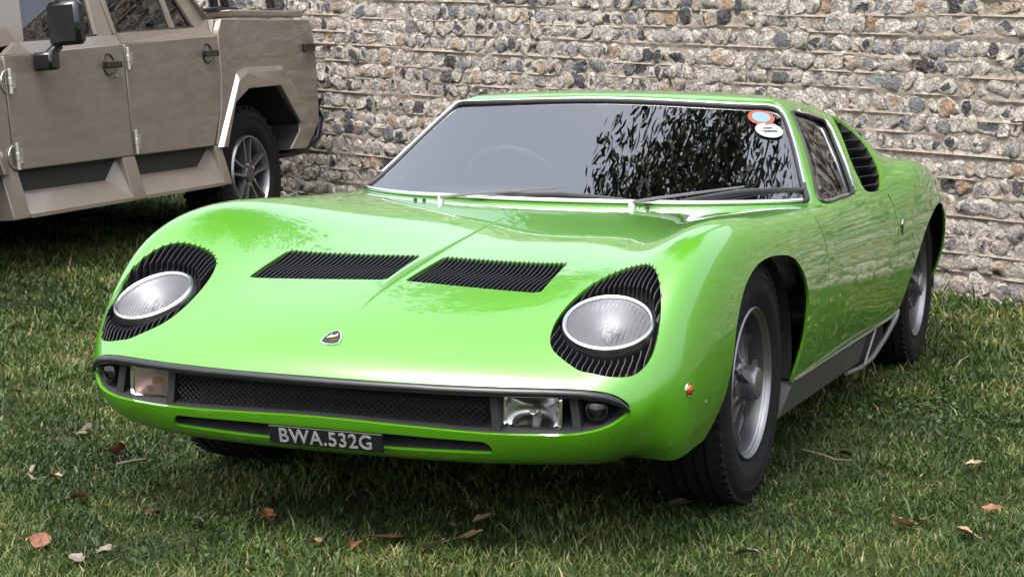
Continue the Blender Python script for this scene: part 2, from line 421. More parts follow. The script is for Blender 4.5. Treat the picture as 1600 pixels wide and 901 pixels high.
LEAF_LABELS = ['large rust brown curled leaf beside a pale twig on the lit grass', 'tan curled leaf in front of the close pair of bleached leaves', 'bleached leaf, nearer of the close pair on the lit grass', 'bleached leaf, farther of the close pair on the lit grass', 'dark brown leaf touching a small bleached leaf beside the far front tyre', 'small bleached leaf touching a dark brown leaf beside the far front tyre', 'rust brown leaf near the lower left corner of the lawn', 'rust brown leaf alone on the grass below the far fog lamp', "dark brown leaf next to a bleached leaf below the grille's far end", "bleached leaf next to a dark brown leaf below the grille's far end", 'rust brown leaf alone in the shade below the number plate', 'rust brown leaf beside the largest leaf ahead of the bumper', 'small tan leaf beside the two rust brown leaves ahead of the bumper', 'largest rust brown leaf lying ahead of the bumper', 'tan leaf just beside the largest rust brown leaf', 'tan leaf, first of the row of three below the grille', 'tan leaf, nearest to the viewer of the three below the grille', 'small tan leaf, last of the row of three below the grille', 'dark brown leaf by the twig beside the front wheel', 'small tan leaf near the right edge, closest to the wall', 'rust brown leaf near the right edge of the lawn', 'dark brown leaf beside a tan leaf ahead of the front wheel', 'tan leaf beside a dark brown leaf ahead of the front wheel', 'tan leaf nearest to the lower right corner', 'bleached leaf at the bottom edge below the front tyre', 'dark brown leaf against the tread of the nearest tyre', 'tan leaf at the left edge in front of the truck', 'larger bleached leaf at the bottom edge near the lower left corner', 'smaller bleached leaf at the bottom edge near the lower left corner']
LCOL = [((.135, .052, .022), 'rust brown'), ((.20, .125, .065), 'tan'), ((.115, .095, .068), 'pale bleached'), ((.06, .032, .018), 'dark brown')]
def leaf_mat(i, c):
    t = NT('dry_leaf_'+LCOL[i][1].replace(' ', '_')); n = t.noise(70, 5, .6, t.objco())
    col = t.ramp(n.outputs[0], [(.3, tuple(x*.6 for x in c)), (.55, c), (.75, tuple(min(1, x*1.4) for x in c))]).outputs[0]
    t.pbsdf(Base_Color=col, Roughness=.6, Normal=t.bump(n.outputs[0], .4, .004)); return t.m
LM = [leaf_mat(i, c) for i, (c, _) in enumerate(LCOL)]
def make_leaf(i, x, y, size, ci):
    r = random.Random(i*13+5); L = size*.0125*r.uniform(.9, 1.15); W = L*r.uniform(.28, .42); nx, ny = 10, 5
    curl = r.uniform(.3, 1.6); bend = r.uniform(-.6, 1.3); lob = r.uniform(.06, .22); ph = r.uniform(0, 6)
    V = []; F = []
    for a in range(nx+1):
        u = a/nx; half = W*(math.sin(math.pi*min(1, u*.94+.04))**.75)*(1+lob*math.sin(u*19+ph))
        for b in range(ny+1):
            v = (b/ny-.5)*2
            V.append(((u-.5)*L*2*.55, v*half, curl*abs(v)*half*.55*(.4+u)+bend*(u-.5)**2*L+.0015*math.sin(9*u+7*v+ph)))
    for a in range(nx):
        for b in range(ny):
            q = a*(ny+1)+b; F.append((q, q+ny+1, q+ny+2, q+1))
    mb = MB(); mb.add(V, F); mb.tube([(-.55*L-.012, 0, .002), (-.55*L*.5, 0, .001), (0, 0, .0015), (.5*L, 0, .002)], [.0009, .0008, .0007, .0003], 4)
    o = mb.build('fallen_leaf', LM[ci], None, 60)
    o.location = (x, y, float(gz(x, y))+.020+.008*r.random()); o.rotation_euler = (r.uniform(-.5, .5), r.uniform(-.45, .45), r.uniform(0, 6.28))
    tag(o, LEAF_LABELS[i], 'leaf', 'fallen leaves on the lawn')
for i, lf in enumerate(LEAVES): make_leaf(i, *lf)
for pts, lab in ((((-.69, .78), (-.62, .868), (-.60, .90), (-.58, .953)), 'pale dry twig in the shade beside the car\'s front wheel'), (((.311, -.985), (.26, -.965), (.206, -.955)), 'pale dry twig beside the large rust brown leaf')):
    mb = MB(); mb.tube([(x, y, float(gz(x, y))+.018+.004*math.sin(9*k)) for k, (x, y) in enumerate(pts)], [.004, .0045, .004, .002][:len(pts)], 6)
    tag(mb.build('twig', LM[2]), lab, 'twig')

# ------------------------------------------------------------------ flint wall
WO = Vector((-4.35, .99, 0)); Wd = Vector((-.312, -.95, 0)).normalized(); WN = Vector((.95, -.312, 0)).normalized()
Wt = (Wd+Vector((0, 0, .0385))).normalized(); WU = WN.cross(Wt); WU = WU if WU.z > 0 else -WU
COURSE = .0955; S0, S1, NC = -5.2, 8.5, 31
WBASE = -.42
def wp(s, h, d): return WO+Wt*s+WU*h+WN*d
def course_h(k, s): return WBASE+k*COURSE+.010*math.sin(s*1.3+k*2.1)+.006*math.sin(s*3.7+k*5.3)
def mortar_mat():
    t = NT('lime_mortar'); p = t.pos(); a = t.noise(5, 5, .6, p); b = t.noise(130, 6, .75, p); c = t.noise(30, 4, .6, p)
    col = t.ramp(a.outputs[0], [(.3, (.245, .208, .168)), (.7, (.335, .292, .244))]).outputs[0]
    col = t.mix(t.ramp(c.outputs[0], [(.42, (.55,)*3), (.6, (0,)*3)]).outputs[0], col, (.135, .115, .095))
    h = t.n('Math', operation='ADD'); t.l(b.outputs[0], h.inputs[0]); t.l(c.outputs[0], h.inputs[1])
    t.pbsdf(Base_Color=col, Roughness=.95, Specular_IOR_Level=.1, Normal=t.bump(h.outputs[0], .9, .012)); return t.m
def flint_mat():
    t = NT('knapped_flint'); p = t.objco(); tn = t.n('Attribute', attribute_name='tone'); sd_ = t.n('Attribute', attribute_name='seed')
    off = t.n('VectorMath', operation='SCALE'); cx = t.n('CombineXYZ')
    for k in range(3): t.l(sd_.outputs['Fac'], cx.inputs[k])
    off.inputs['Scale'].default_value = 37.; t.l(cx.outputs[0], off.inputs[0])
    ad = t.n('VectorMath', operation='ADD'); t.l(p, ad.inputs[0]); t.l(off.outputs[0], ad.inputs[1]); q = ad.outputs[0]
    wz = t.noise(24, 6, .62, q); wz.inputs['Distortion'].default_value = .7; f1 = t.noise(30, 6, .7, q); f2 = t.noise(85, 5, .7, q)
    tone = tn.outputs['Fac']
    core = t.ramp(tone, [(0, (.008, .008, .010)), (.14, (.025, .025, .03)), (.22, (.085, .085, .095)), (.34, (.21, .207, .212)), (.52, (.34, .305, .265)), (.80, (.42, .375, .32)), (.92, (.34, .26, .18)), (.975, (.27, .165, .09)), (1, (.38, .29, .21))]).outputs[0]
    cortex = t.ramp(f1.outputs[0], [(.35, (.27, .235, .192)), (.62, (.53, .485, .43))]).outputs[0]
    rd_ = t.n('Attribute', attribute_name='rad'); m1 = t.n('Math', operation='MULTIPLY_ADD'); t.l(wz.outputs[0], m1.inputs[0]); m1.inputs[1].default_value = 1.5; t.l(rd_.outputs['Fac'], m1.inputs[2])
    m2 = t.n('Math', operation='MULTIPLY_ADD'); t.l(sd_.outputs['Fac'], m2.inputs[0]); m2.inputs[1].default_value = -.7; t.l(m1.outputs[0], m2.inputs[2])
    msk = t.ramp(m2.outputs[0], [(.98, (0,)*3), (1.0, (1,)*3)]).outputs[0]
    sc_ = t.n('Math', operation='MULTIPLY'); t.l(m2.outputs[0], sc_.inputs[0]); sc_.inputs[1].default_value = .72
    msk = t.ramp(sc_.outputs[0], [(.59, (0,)*3), (.65, (1,)*3)]).outputs[0]
    col = t.mix(msk, core, cortex)
    dark = t.ramp(wz.outputs[0], [(.33, (.85,)*3), (.38, (0,)*3)]).outputs[0]
    col = t.mix(dark, col, (.018, .018, .019))
    col = t.mix(t.ramp(f2.outputs[0], [(.3, (.35,)*3), (.5, (0,)*3)]).outputs[0], col, (.06, .05, .04))
    vein = t.ramp(f1.outputs[0], [(.455, (0,)*3), (.49, (.8,)*3), (.51, (.8,)*3), (.545, (0,)*3)]).outputs[0]; vm = t.ramp(wz.outputs[0], [(.44, (0,)*3), (.52, (.8,)*3)]).outputs[0]
    col = t.mix(t.mix(1., vein, vm, 'MULTIPLY'), col, (.024, .021, .020))
    f3 = t.noise(160, 4, .7, q); col = t.mix(t.ramp(f3.outputs[0], [(.55, (0,)*3), (.70, (.5,)*3)]).outputs[0], col, (.52, .49, .45))
    h = t.n('Math', operation='ADD'); t.l(wz.outputs[0], h.inputs[0]); t.l(f1.outputs[0], h.inputs[1])
    t.pbsdf(Base_Color=col, Roughness=t.ramp(tone, [(0, (.22,)*3), (.25, (.55,)*3), (1, (.7,)*3)]).outputs[0], Specular_IOR_Level=.45, Normal=t.bump(h.outputs[0], 1., .035)); return t.m
def ico():
    import bmesh
    bm = bmesh.new(); bmesh.ops.create_icosphere(bm, subdivisions=2, radius=1); bm.verts.index_update()
    V = np.array([v.co[:] for v in bm.verts]); F = np.array([[v.index for v in f.verts] for f in bm.faces]); bm.free(); return V, F
IV, IF = ico()
def make_wall():
    root = empty('flint_wall', tuple(wp(0, WBASE+.3, 0)))
    tag(root, 'coursed flint wall of knapped stones in pale mortar behind both vehicles', 'wall')
    inv = Matrix.Translation(-root.location)
    # mortar body: relief front face, closed behind
    ns, nh = 820, 250
    ss = np.linspace(S0, S1, ns); hh = np.linspace(WBASE-.25, WBASE+NC*COURSE, nh)
    Sg, Hg = np.meshgrid(ss, hh, indexing='ij')
    best = np.full(Sg.shape, 9.)
    for k in range(NC+1):
        ck = WBASE+k*COURSE+.010*np.sin(Sg*1.3+k*2.1)+.006*np.sin(Sg*3.7+k*5.3)
        dd = Hg-ck; best = np.where(np.abs(dd) < np.abs(best), dd, best)
    ledge = np.where(best > -.002, np.clip(1-best/.015, 0, 1), np.clip(1+(best+.002)/.006, 0, 1))   # smooth top, sharp undercut
    rough = vnoise(Sg, Hg, 41, .03)*.5+vnoise(Sg, Hg, 42, .011)*.35+vnoise(Sg, Hg, 43, .12)*.6
    Dg = -.012+.015*ledge*(.45+.8*vnoise(Sg, Hg, 44, .09))+.016*rough
    P = (np.array(WO)[None, None]+Sg[..., None]*np.array(Wt)+Hg[..., None]*np.array(WU)+Dg[..., None]*np.array(WN)).reshape(-1, 3)
    i0 = np.arange((ns-1)*nh).reshape(ns-1, nh)[:, :-1].ravel()
    P2 = np.array([wp(s, h, d) for d in (-.03, -.42) for s in (S0, S1) for h in (WBASE-.25, WBASE+NC*COURSE+.02)])
    F = np.stack([i0, i0+nh, i0+nh+1, i0+1], 1); b = len(P)
    F2 = np.array([[0, 1, 3, 2], [4, 6, 7, 5], [0, 4, 5, 1], [2, 3, 7, 6], [1, 5, 7, 3], [0, 2, 6, 4]])+b
    me = np_mesh('mortar', np.concatenate([P, P2])-np.array(root.location), np.concatenate([F, F2])); me.set_sharp_from_angle(angle=math.radians(60))
    link('mortar', me, mortar_mat(), root)
    fm = flint_mat(); stones = []
    r = random.Random(77)
    for k in range(NC):
        s = S0+r.uniform(0, .05)
        while s < S1-.05:
            w = r.choice((.045, .055, .062, .07, .078, .085, .095, .115))*r.uniform(.88, 1.15)
            h = COURSE*r.uniform(.80, .98); cs = s+w/2; ch = course_h(k, cs)+COURSE*.53+r.uniform(-.004, .004)
            stones.append((cs, ch, w*1.02, h, r.random())); s += w+r.uniform(-.004, .006)
    nrm = np.array(WN); tt = np.array(Wt); uu = np.array(WU); o0 = np.array(root.location)
    allV, allT, allS, allR, order = [], [], [], [], []
    cp = np.array(CAM_POS)
    for idx, (cs, ch, w, h, seed) in enumerate(stones):
        rg = np.random.default_rng(idx+1000)
        v = IV.copy(); e = rg.uniform(.5, .8)
        v = np.sign(v)*np.abs(v)**e; v /= np.abs(v).max(0)
        for _ in range(4):      # lumps and flat knapped faces
            a = rg.normal(size=3); a /= np.linalg.norm(a); dd = v@a; v += np.outer(.17*rg.normal()*np.sin(dd*rg.uniform(1.5, 4)+rg.uniform(0, 6)), a)
        for _ in range(rg.integers(2, 5)):
            a = np.array([rg.normal()*.45, rg.normal()*.45, 1]); a /= np.linalg.norm(a); c = rg.uniform(.3, .7); dd = v@a
            v -= np.outer(np.maximum(0, dd-c)*.92, a)
        for _ in range(rg.integers(3, 6)):      # broken, angular outline
            t_ = rg.uniform(0, 6.28); a = np.array([math.cos(t_), math.sin(t_), rg.normal()*.25]); a /= np.linalg.norm(a); c = rg.uniform(.62, .9); dd = v@a
            v -= np.outer(np.maximum(0, dd-c)*.9, a)
        v += rg.normal(size=v.shape)*.06
        v[:, :2] /= np.abs(v[:, :2]).max(0)*.96
        an = rg.normal()*.26; ca, sa = math.cos(an), math.sin(an)
        x, y = v[:, 0]*w*.66, v[:, 1]*h*.61
        x, y = ca*x-sa*y, sa*x+ca*y
        dep = rg.uniform(.013, .021); d = v[:, 2]*dep+rg.uniform(-.002, .004)
        pt = np.array(WO)+np.outer(cs+x, tt)+np.outer(ch+y, uu)+np.outer(d, nrm)-o0
        tone = rg.random()**.82
        allV.append(pt); allT.append(tone); allS.append(seed); allR.append(np.clip(np.hypot(v[:, 0], v[:, 1]), 0, 1.2)-.35*(v[:, 2] > .45))
        c = pt.mean(0)+o0; q = c-cp; z = q@np.array(CAM_D); px = 800+2895.84*(q@np.array(CAM_R))/z; py = 450-2895.84*(q@np.array(CAM_U))/z
        vis = -10 < px < 1610 and -10 < py < 500 and ((px > 1385 and py > 140) or py < 125 or (px > 1300 and py < 170) or (515 < px < 640 and py < 230)) and px > 515
        order.append((0 if vis else 1, np.linalg.norm(q), idx))
    order.sort(); near = [i for _, _, i in order[:300]]; rest = [i for _, _, i in order[300:]]
    def attr(me, ts, sds, rads):
        at = me.attributes.new('rad', 'FLOAT', 'POINT'); at.data.foreach_set('value', np.concatenate(rads).astype(np.float32))
        for nm, vals in (('tone', ts), ('seed', sds)):
            at = me.attributes.new(nm, 'FLOAT', 'POINT'); at.data.foreach_set('value', np.repeat(np.array(vals, np.float32), len(IV)))
    for i in near:
        me = np_mesh('flint_stone', allV[i], IF, smooth=False); attr(me, [allT[i]], [allS[i]], [allR[i]]); link('flint_stone', me, fm, root)
    V = np.concatenate([allV[i] for i in rest]); F = np.concatenate([IF+j*len(IV) for j in range(len(rest))])
    me = np_mesh('flint_stones_beyond', V, F, smooth=False); attr(me, [allT[i] for i in rest], [allS[i] for i in rest], [allR[i] for i in rest])
    o = link('flint_stones_beyond', me, fm, root); o['kind'] = 'stuff'
make_wall()

# ------------------------------------------------------------------ tree behind the wall (seen mirrored in the bonnet and windscreen)
def make_tree(base, crown_c, rad, nleaf, seed, label, extra=()):
    rg = np.random.default_rng(seed); root = empty('leafy_tree', base); tag(root, label, 'tree')
    b = Vector(base); cc = Vector(crown_c)-b
    mb = MB(); top = cc+Vector((0, 0, rad[2]*.4))
    mb.tube([(0, 0, -.2), tuple(cc*.3+Vector((.1, .1, 0))), tuple(cc*.65), tuple(cc), tuple(top)], [.34, .26, .2, .13, .04], 10)
    tips = []
    for k in range(34):
        a = rg.uniform(0, 6.28); el = rg.uniform(-.45, 1.0); rr = rg.uniform(.7, 1.0)
        d = Vector((math.cos(a)*math.cos(el)*rad[0], math.sin(a)*math.cos(el)*rad[1], math.sin(el)*rad[2]))*rr
        st = cc*rg.uniform(.55, 1.0); en = cc+d; mid = (st+en)/2+Vector((0, 0, .25))
        mb.tube([tuple(st), tuple(mid), tuple(en)], [.07, .045, .015], 6); tips.append((st, mid, en))
    for e in extra:
        en = Vector(e)-b; st = cc*.75; mid = st.lerp(en, .55)+Vector((0, 0, .2)); mb.tube([tuple(st), tuple(mid), tuple(en)], [.06, .04, .012], 6)
        tips += [(mid, mid.lerp(en, .6), en)]*2
    bark = simple('tree_bark', (.09, .07, .05), .9, 0, .3, 20, .8)
    mb.build('trunk', bark, root, 60)
    # leaf sprays along the limbs
    cen = []
    for st, mid, en in tips:
        for _ in range(26):
            t = rg.uniform(.35, 1.05); p = st.lerp(mid, t*2) if t < .5 else mid.lerp(en, t*2-1)
            cen.append(np.array(p)+rg.normal(size=3)*.42)
    cen = np.array(cen); n = nleaf; ci = rg.integers(0, len(cen), n)
    c = cen[ci]+rg.normal(size=(n, 3))*np.array([.22, .22, .16])
    dirv = rg.normal(size=(n, 3)); dirv[:, 2] -= .5; dirv /= np.linalg.norm(dirv, axis=1, keepdims=True)
    sv = np.cross(dirv, rg.normal(size=(n, 3))); sv /= np.linalg.norm(sv, axis=1, keepdims=True)
    L = rg.uniform(.07, .13, n)[:, None]; W = L*.32
    V = np.stack([c-dirv*L, c+sv*W-dirv*L*.1, c+dirv*L, c-sv*W-dirv*L*.1], 1).reshape(-1, 3)
    F = (np.arange(n)*4)[:, None]+np.array([0, 1, 2, 3])
    t = NT('tree_leaves'); nz = t.noise(2.5, 3, .5, t.objco())
    col = t.ramp(nz.outputs[0], [(.35, (.016, .028, .010)), (.65, (.040, .060, .020))]).outputs[0]
    p = t.pbsdf(Base_Color=col, Roughness=.5); tl = t.n('BsdfTranslucent'); t.l(col, tl.inputs[0]); mx = t.n('MixShader'); mx.inputs[0].default_value = .2
    t.l(p.outputs[0], mx.inputs[1]); t.l(tl.outputs[0], mx.inputs[2]); t.l(mx.outputs[0], t.out.inputs[0])
    link('crown', np_mesh('crown', V, F, smooth=False), t.m, root)
make_tree((-8.9, .2, 0), (-8.3, -.2, 9.6), (3.2, 3.4, 4.6), 42000, 5, 'leafy tree behind the flint wall, mirrored in the bonnet and windscreen',
          [(-7.4, -3.6, 5.9), (-7.3, -3.7, 6.8), (-7.3, -3.5, 8.0), (-7.6, -3.4, 6.6), (-7.6, -3.0, 7.3)])

# control net of the car body: rows from under the nose to the tail, columns from the centre line to the sill
ROWS=[
 [(0.8,0,0.238),(0.79,0.2,0.238),(0.765,0.38,0.238),(0.73,0.5,0.236),(0.7,0.565,0.234),(0.68,0.595,0.232),(0.665,0.615,0.23),(0.65,0.63,0.229),(0.64,0.64,0.228),(0.63,0.645,0.226),(0.62,0.645,0.224),(0.605,0.64,0.222),(0.59,0.63,0.22)],
 [(0.895,0,0.236),(0.888,0.2,0.236),(0.862,0.395,0.235),(0.815,0.525,0.238),(0.775,0.59,0.238),(0.752,0.62,0.238),(0.732,0.6355,0.238),(0.713,0.646,0.2415),(0.695,0.652,0.2435),(0.678,0.657,0.2412),(0.66,0.657,0.2402),(0.637,0.653,0.2382),(0.605,0.635,0.2362)],
 [(0.938,0,0.304),(0.93,0.2,0.304),(0.905,0.4,0.302),(0.868,0.545,0.296),(0.84,0.625,0.288),(0.81,0.655,0.284),(0.787,0.67,0.279),(0.763,0.68,0.278),(0.74,0.687,0.274),(0.718,0.691,0.268),(0.695,0.69,0.259),(0.665,0.682,0.249),(0.625,0.66,0.238)],
 [(0.958,0,0.385),(0.95,0.2,0.384),(0.926,0.4,0.379),(0.892,0.545,0.371),(0.865,0.625,0.361),(0.846,0.667,0.351),(0.825,0.69,0.34),(0.795,0.702,0.334),(0.768,0.713,0.322),(0.742,0.72,0.305),(0.715,0.718,0.284),(0.68,0.708,0.262),(0.635,0.68,0.242)],
 [(0.95,0,0.45),(0.942,0.2,0.448),(0.918,0.4,0.442),(0.886,0.54,0.434),(0.861,0.62,0.424),(0.843,0.665,0.414),(0.822,0.694,0.402),(0.798,0.7204,0.3886),(0.772,0.745,0.366),(0.73,0.753,0.3422),(0.7,0.753,0.3072),(0.665,0.74,0.2722),(0.62,0.708,0.2422)],
 [(0.86,0,0.513),(0.853,0.2,0.508),(0.833,0.4,0.498),(0.805,0.54,0.49),(0.782,0.62,0.483),(0.766,0.667,0.4874),(0.748,0.71,0.4899),(0.729,0.747,0.4788),(0.708,0.778,0.4514),(0.688,0.798,0.4037),(0.667,0.805,0.3382),(0.643,0.8,0.27),(0.61,0.775,0.232)],
 [(0.72,0,0.569),(0.715,0.2,0.566),(0.7,0.4,0.56),(0.678,0.54,0.557),(0.66,0.62,0.5642),(0.647,0.667,0.5808),(0.633,0.715,0.5981),(0.617,0.757,0.5998),(0.6,0.79,0.5702),(0.583,0.812,0.5075),(0.566,0.823,0.4162),(0.55,0.816,0.3186),(0.525,0.787,0.245)],
 [(0.55,0,0.614),(0.547,0.2,0.611),(0.537,0.4,0.612),(0.525,0.54,0.6297),(0.515,0.62,0.6555),(0.508,0.667,0.6811),(0.5,0.715,0.7008),(0.492,0.76,0.6994),(0.484,0.797,0.6576),(0.476,0.823,0.5825),(0.468,0.836,0.4715),(0.455,0.83,0.3605),(0.44,0.797,0.258)],
 [(0.35,0,0.648),(0.348,0.2,0.649),(0.342,0.4,0.658),(0.337,0.54,0.6872),(0.333,0.62,0.721),(0.33,0.667,0.7434),(0.327,0.715,0.7578),(0.324,0.762,0.7516),(0.321,0.805,0.7092),(0.318,0.835,0.629),(0.315,0.848,0.5095),(0.312,0.84,0.37),(0.31,0.8,0.262)],
 [(0.1,0,0.684),(0.1,0.2,0.691),(0.1,0.4,0.709),(0.1,0.54,0.734),(0.1,0.62,0.757),(0.1,0.667,0.77),(0.1,0.715,0.779),(0.1,0.765,0.772),(0.1,0.81,0.736),(0.1,0.84,0.658),(0.1,0.854,0.53),(0.1,0.843,0.38),(0.1,0.803,0.262)],
 [(-0.15,0,0.716),(-0.15,0.2,0.721),(-0.155,0.4,0.735),(-0.16,0.545,0.751),(-0.165,0.628,0.761),(-0.17,0.678,0.765),(-0.175,0.725,0.766),(-0.18,0.772,0.757),(-0.18,0.818,0.735),(-0.18,0.843,0.665),(-0.18,0.855,0.54),(-0.18,0.842,0.385),(-0.18,0.803,0.262)],
 [(-0.36,0,0.738),(-0.365,0.21,0.74),(-0.39,0.42,0.747),(-0.43,0.57,0.753),(-0.46,0.66,0.756),(-0.48,0.71,0.756),(-0.49,0.75,0.754),(-0.5,0.785,0.748),(-0.5,0.818,0.732),(-0.5,0.843,0.665),(-0.5,0.855,0.54),(-0.5,0.842,0.385),(-0.5,0.803,0.262)],
 [(-0.465,0,0.746),(-0.475,0.22,0.747),(-0.53,0.43,0.75),(-0.63,0.6,0.753),(-0.72,0.705,0.753),(-0.765,0.742,0.751),(-0.79,0.768,0.748),(-0.8,0.792,0.742),(-0.78,0.816,0.728),(-0.78,0.841,0.665),(-0.78,0.853,0.54),(-0.78,0.84,0.385),(-0.78,0.801,0.262)],
 [(-0.495,0,0.756),(-0.505,0.22,0.756),(-0.562,0.43,0.757),(-0.665,0.6,0.76),(-0.8,0.735,0.76),(-0.85,0.762,0.754),(-0.87,0.775,0.743),(-0.89,0.796,0.7368),(-0.88,0.815,0.727),(-0.88,0.84,0.665),(-0.88,0.852,0.54),(-0.88,0.839,0.385),(-0.88,0.8,0.262)],
 [(-0.56,0,0.783),(-0.57,0.22,0.783),(-0.625,0.425,0.784),(-0.74,0.605,0.787),(-0.87,0.718,0.797),(-0.905,0.755,0.77),(-0.94,0.773,0.753),(-0.96,0.796,0.743),(-0.96,0.814,0.726),(-0.96,0.839,0.665),(-0.96,0.851,0.54),(-0.96,0.838,0.385),(-0.96,0.799,0.262)],
 [(-0.78,0,0.899),(-0.788,0.215,0.899),(-0.83,0.405,0.899),(-0.92,0.572,0.898),(-1.005,0.667,0.896),(-1.03,0.712,0.842),(-1.04,0.752,0.776),(-1.05,0.797,0.742),(-1.05,0.813,0.724),(-1.05,0.838,0.665),(-1.05,0.85,0.54),(-1.05,0.837,0.385),(-1.05,0.798,0.262)],
 [(-0.98,0,1.003),(-0.986,0.21,1.002),(-1.012,0.39,0.999),(-1.055,0.53,0.993),(-1.115,0.612,0.986),(-1.13,0.675,0.905),(-1.14,0.745,0.795),(-1.15,0.798,0.741),(-1.15,0.812,0.722),(-1.15,0.837,0.665),(-1.15,0.849,0.54),(-1.15,0.836,0.385),(-1.15,0.797,0.262)],
 [(-1.12,0,1.068),(-1.125,0.205,1.066),(-1.143,0.375,1.06),(-1.17,0.49,1.053),(-1.195,0.568,1.06),(-1.21,0.652,0.936),(-1.23,0.743,0.803),(-1.24,0.799,0.742),(-1.24,0.811,0.72),(-1.24,0.836,0.665),(-1.24,0.848,0.54),(-1.24,0.835,0.385),(-1.24,0.796,0.262)],
 [(-1.2,0,1.08),(-1.205,0.2,1.078),(-1.218,0.37,1.073),(-1.24,0.485,1.065),(-1.258,0.555,1.066),(-1.27,0.652,0.946),(-1.28,0.743,0.806),(-1.29,0.8,0.742),(-1.29,0.811,0.72),(-1.29,0.836,0.665),(-1.29,0.848,0.54),(-1.29,0.835,0.385),(-1.29,0.796,0.262)],
 [(-1.36,0,1.085),(-1.36,0.2,1.083),(-1.365,0.365,1.077),(-1.37,0.48,1.068),(-1.375,0.553,1.06),(-1.38,0.652,0.95),(-1.385,0.743,0.808),(-1.39,0.8,0.744),(-1.39,0.81,0.722),(-1.39,0.835,0.665),(-1.39,0.847,0.54),(-1.39,0.834,0.385),(-1.39,0.795,0.262)],
 [(-1.56,0,1.083),(-1.56,0.2,1.08),(-1.56,0.36,1.073),(-1.56,0.475,1.062),(-1.56,0.555,1.045),(-1.56,0.655,0.948),(-1.56,0.745,0.812),(-1.56,0.802,0.752),(-1.56,0.812,0.727),(-1.56,0.837,0.665),(-1.56,0.849,0.54),(-1.56,0.836,0.385),(-1.56,0.797,0.262)],
 [(-1.76,0,1.06),(-1.76,0.2,1.056),(-1.76,0.36,1.044),(-1.76,0.48,1.034),(-1.76,0.59,1.024),(-1.76,0.69,0.959),(-1.76,0.755,0.873),(-1.76,0.805,0.787),(-1.76,0.818,0.75),(-1.76,0.843,0.675),(-1.76,0.855,0.54),(-1.76,0.842,0.385),(-1.76,0.803,0.262)],
 [(-1.98,0,1.025),(-1.98,0.2,1.02),(-1.98,0.36,1.005),(-1.98,0.49,0.991),(-1.98,0.605,0.962),(-1.98,0.69,0.911),(-1.98,0.745,0.848),(-1.98,0.805,0.816),(-1.98,0.845,0.765),(-1.98,0.868,0.69),(-1.98,0.875,0.55),(-1.98,0.855,0.39),(-1.98,0.805,0.262)],
 [(-2.22,0,0.975),(-2.22,0.2,0.968),(-2.22,0.36,0.95),(-2.22,0.49,0.92),(-2.22,0.59,0.88),(-2.22,0.66,0.842),(-2.22,0.73,0.832),(-2.22,0.8,0.838),(-2.22,0.85,0.803),(-2.22,0.878,0.72),(-2.22,0.888,0.56),(-2.22,0.868,0.4),(-2.22,0.82,0.27)],
 [(-2.5,0,0.912),(-2.5,0.2,0.904),(-2.5,0.36,0.88),(-2.5,0.49,0.845),(-2.5,0.59,0.804),(-2.5,0.66,0.796),(-2.5,0.73,0.808),(-2.5,0.795,0.812),(-2.5,0.845,0.776),(-2.5,0.876,0.702),(-2.5,0.888,0.56),(-2.5,0.868,0.4),(-2.5,0.82,0.28)],
 [(-2.8,0,0.845),(-2.8,0.2,0.838),(-2.8,0.36,0.82),(-2.8,0.49,0.79),(-2.8,0.59,0.765),(-2.8,0.66,0.764),(-2.8,0.72,0.767),(-2.8,0.78,0.761),(-2.8,0.825,0.729),(-2.8,0.853,0.66),(-2.8,0.865,0.53),(-2.8,0.845,0.4),(-2.8,0.8,0.29)],
 [(-3.1,0,0.79),(-3.1,0.2,0.784),(-3.1,0.36,0.768),(-3.1,0.49,0.745),(-3.1,0.58,0.725),(-3.1,0.645,0.71),(-3.1,0.7,0.7),(-3.1,0.745,0.685),(-3.1,0.78,0.655),(-3.1,0.805,0.6),(-3.1,0.815,0.51),(-3.1,0.8,0.41),(-3.1,0.76,0.31)],
 [(-3.34,0,0.745),(-3.33,0.2,0.74),(-3.31,0.36,0.727),(-3.29,0.48,0.708),(-3.27,0.56,0.69),(-3.26,0.615,0.672),(-3.25,0.66,0.655),(-3.24,0.695,0.635),(-3.23,0.72,0.6),(-3.22,0.735,0.56),(-3.22,0.74,0.5),(-3.22,0.73,0.42),(-3.22,0.7,0.33)],
 [(-3.4,0,0.7),(-3.39,0.2,0.695),(-3.37,0.35,0.685),(-3.345,0.46,0.668),(-3.32,0.53,0.65),(-3.31,0.575,0.635),(-3.3,0.61,0.618),(-3.29,0.64,0.6),(-3.28,0.66,0.57),(-3.27,0.675,0.54),(-3.27,0.68,0.49),(-3.27,0.67,0.42),(-3.27,0.64,0.34)],
 [(-3.36,0,0.52),(-3.35,0.18,0.52),(-3.33,0.3,0.515),(-3.31,0.4,0.51),(-3.29,0.45,0.505),(-3.28,0.48,0.5),(-3.27,0.5,0.495),(-3.265,0.52,0.49),(-3.26,0.53,0.48),(-3.255,0.54,0.47),(-3.25,0.54,0.45),(-3.25,0.53,0.42),(-3.25,0.51,0.38)]]

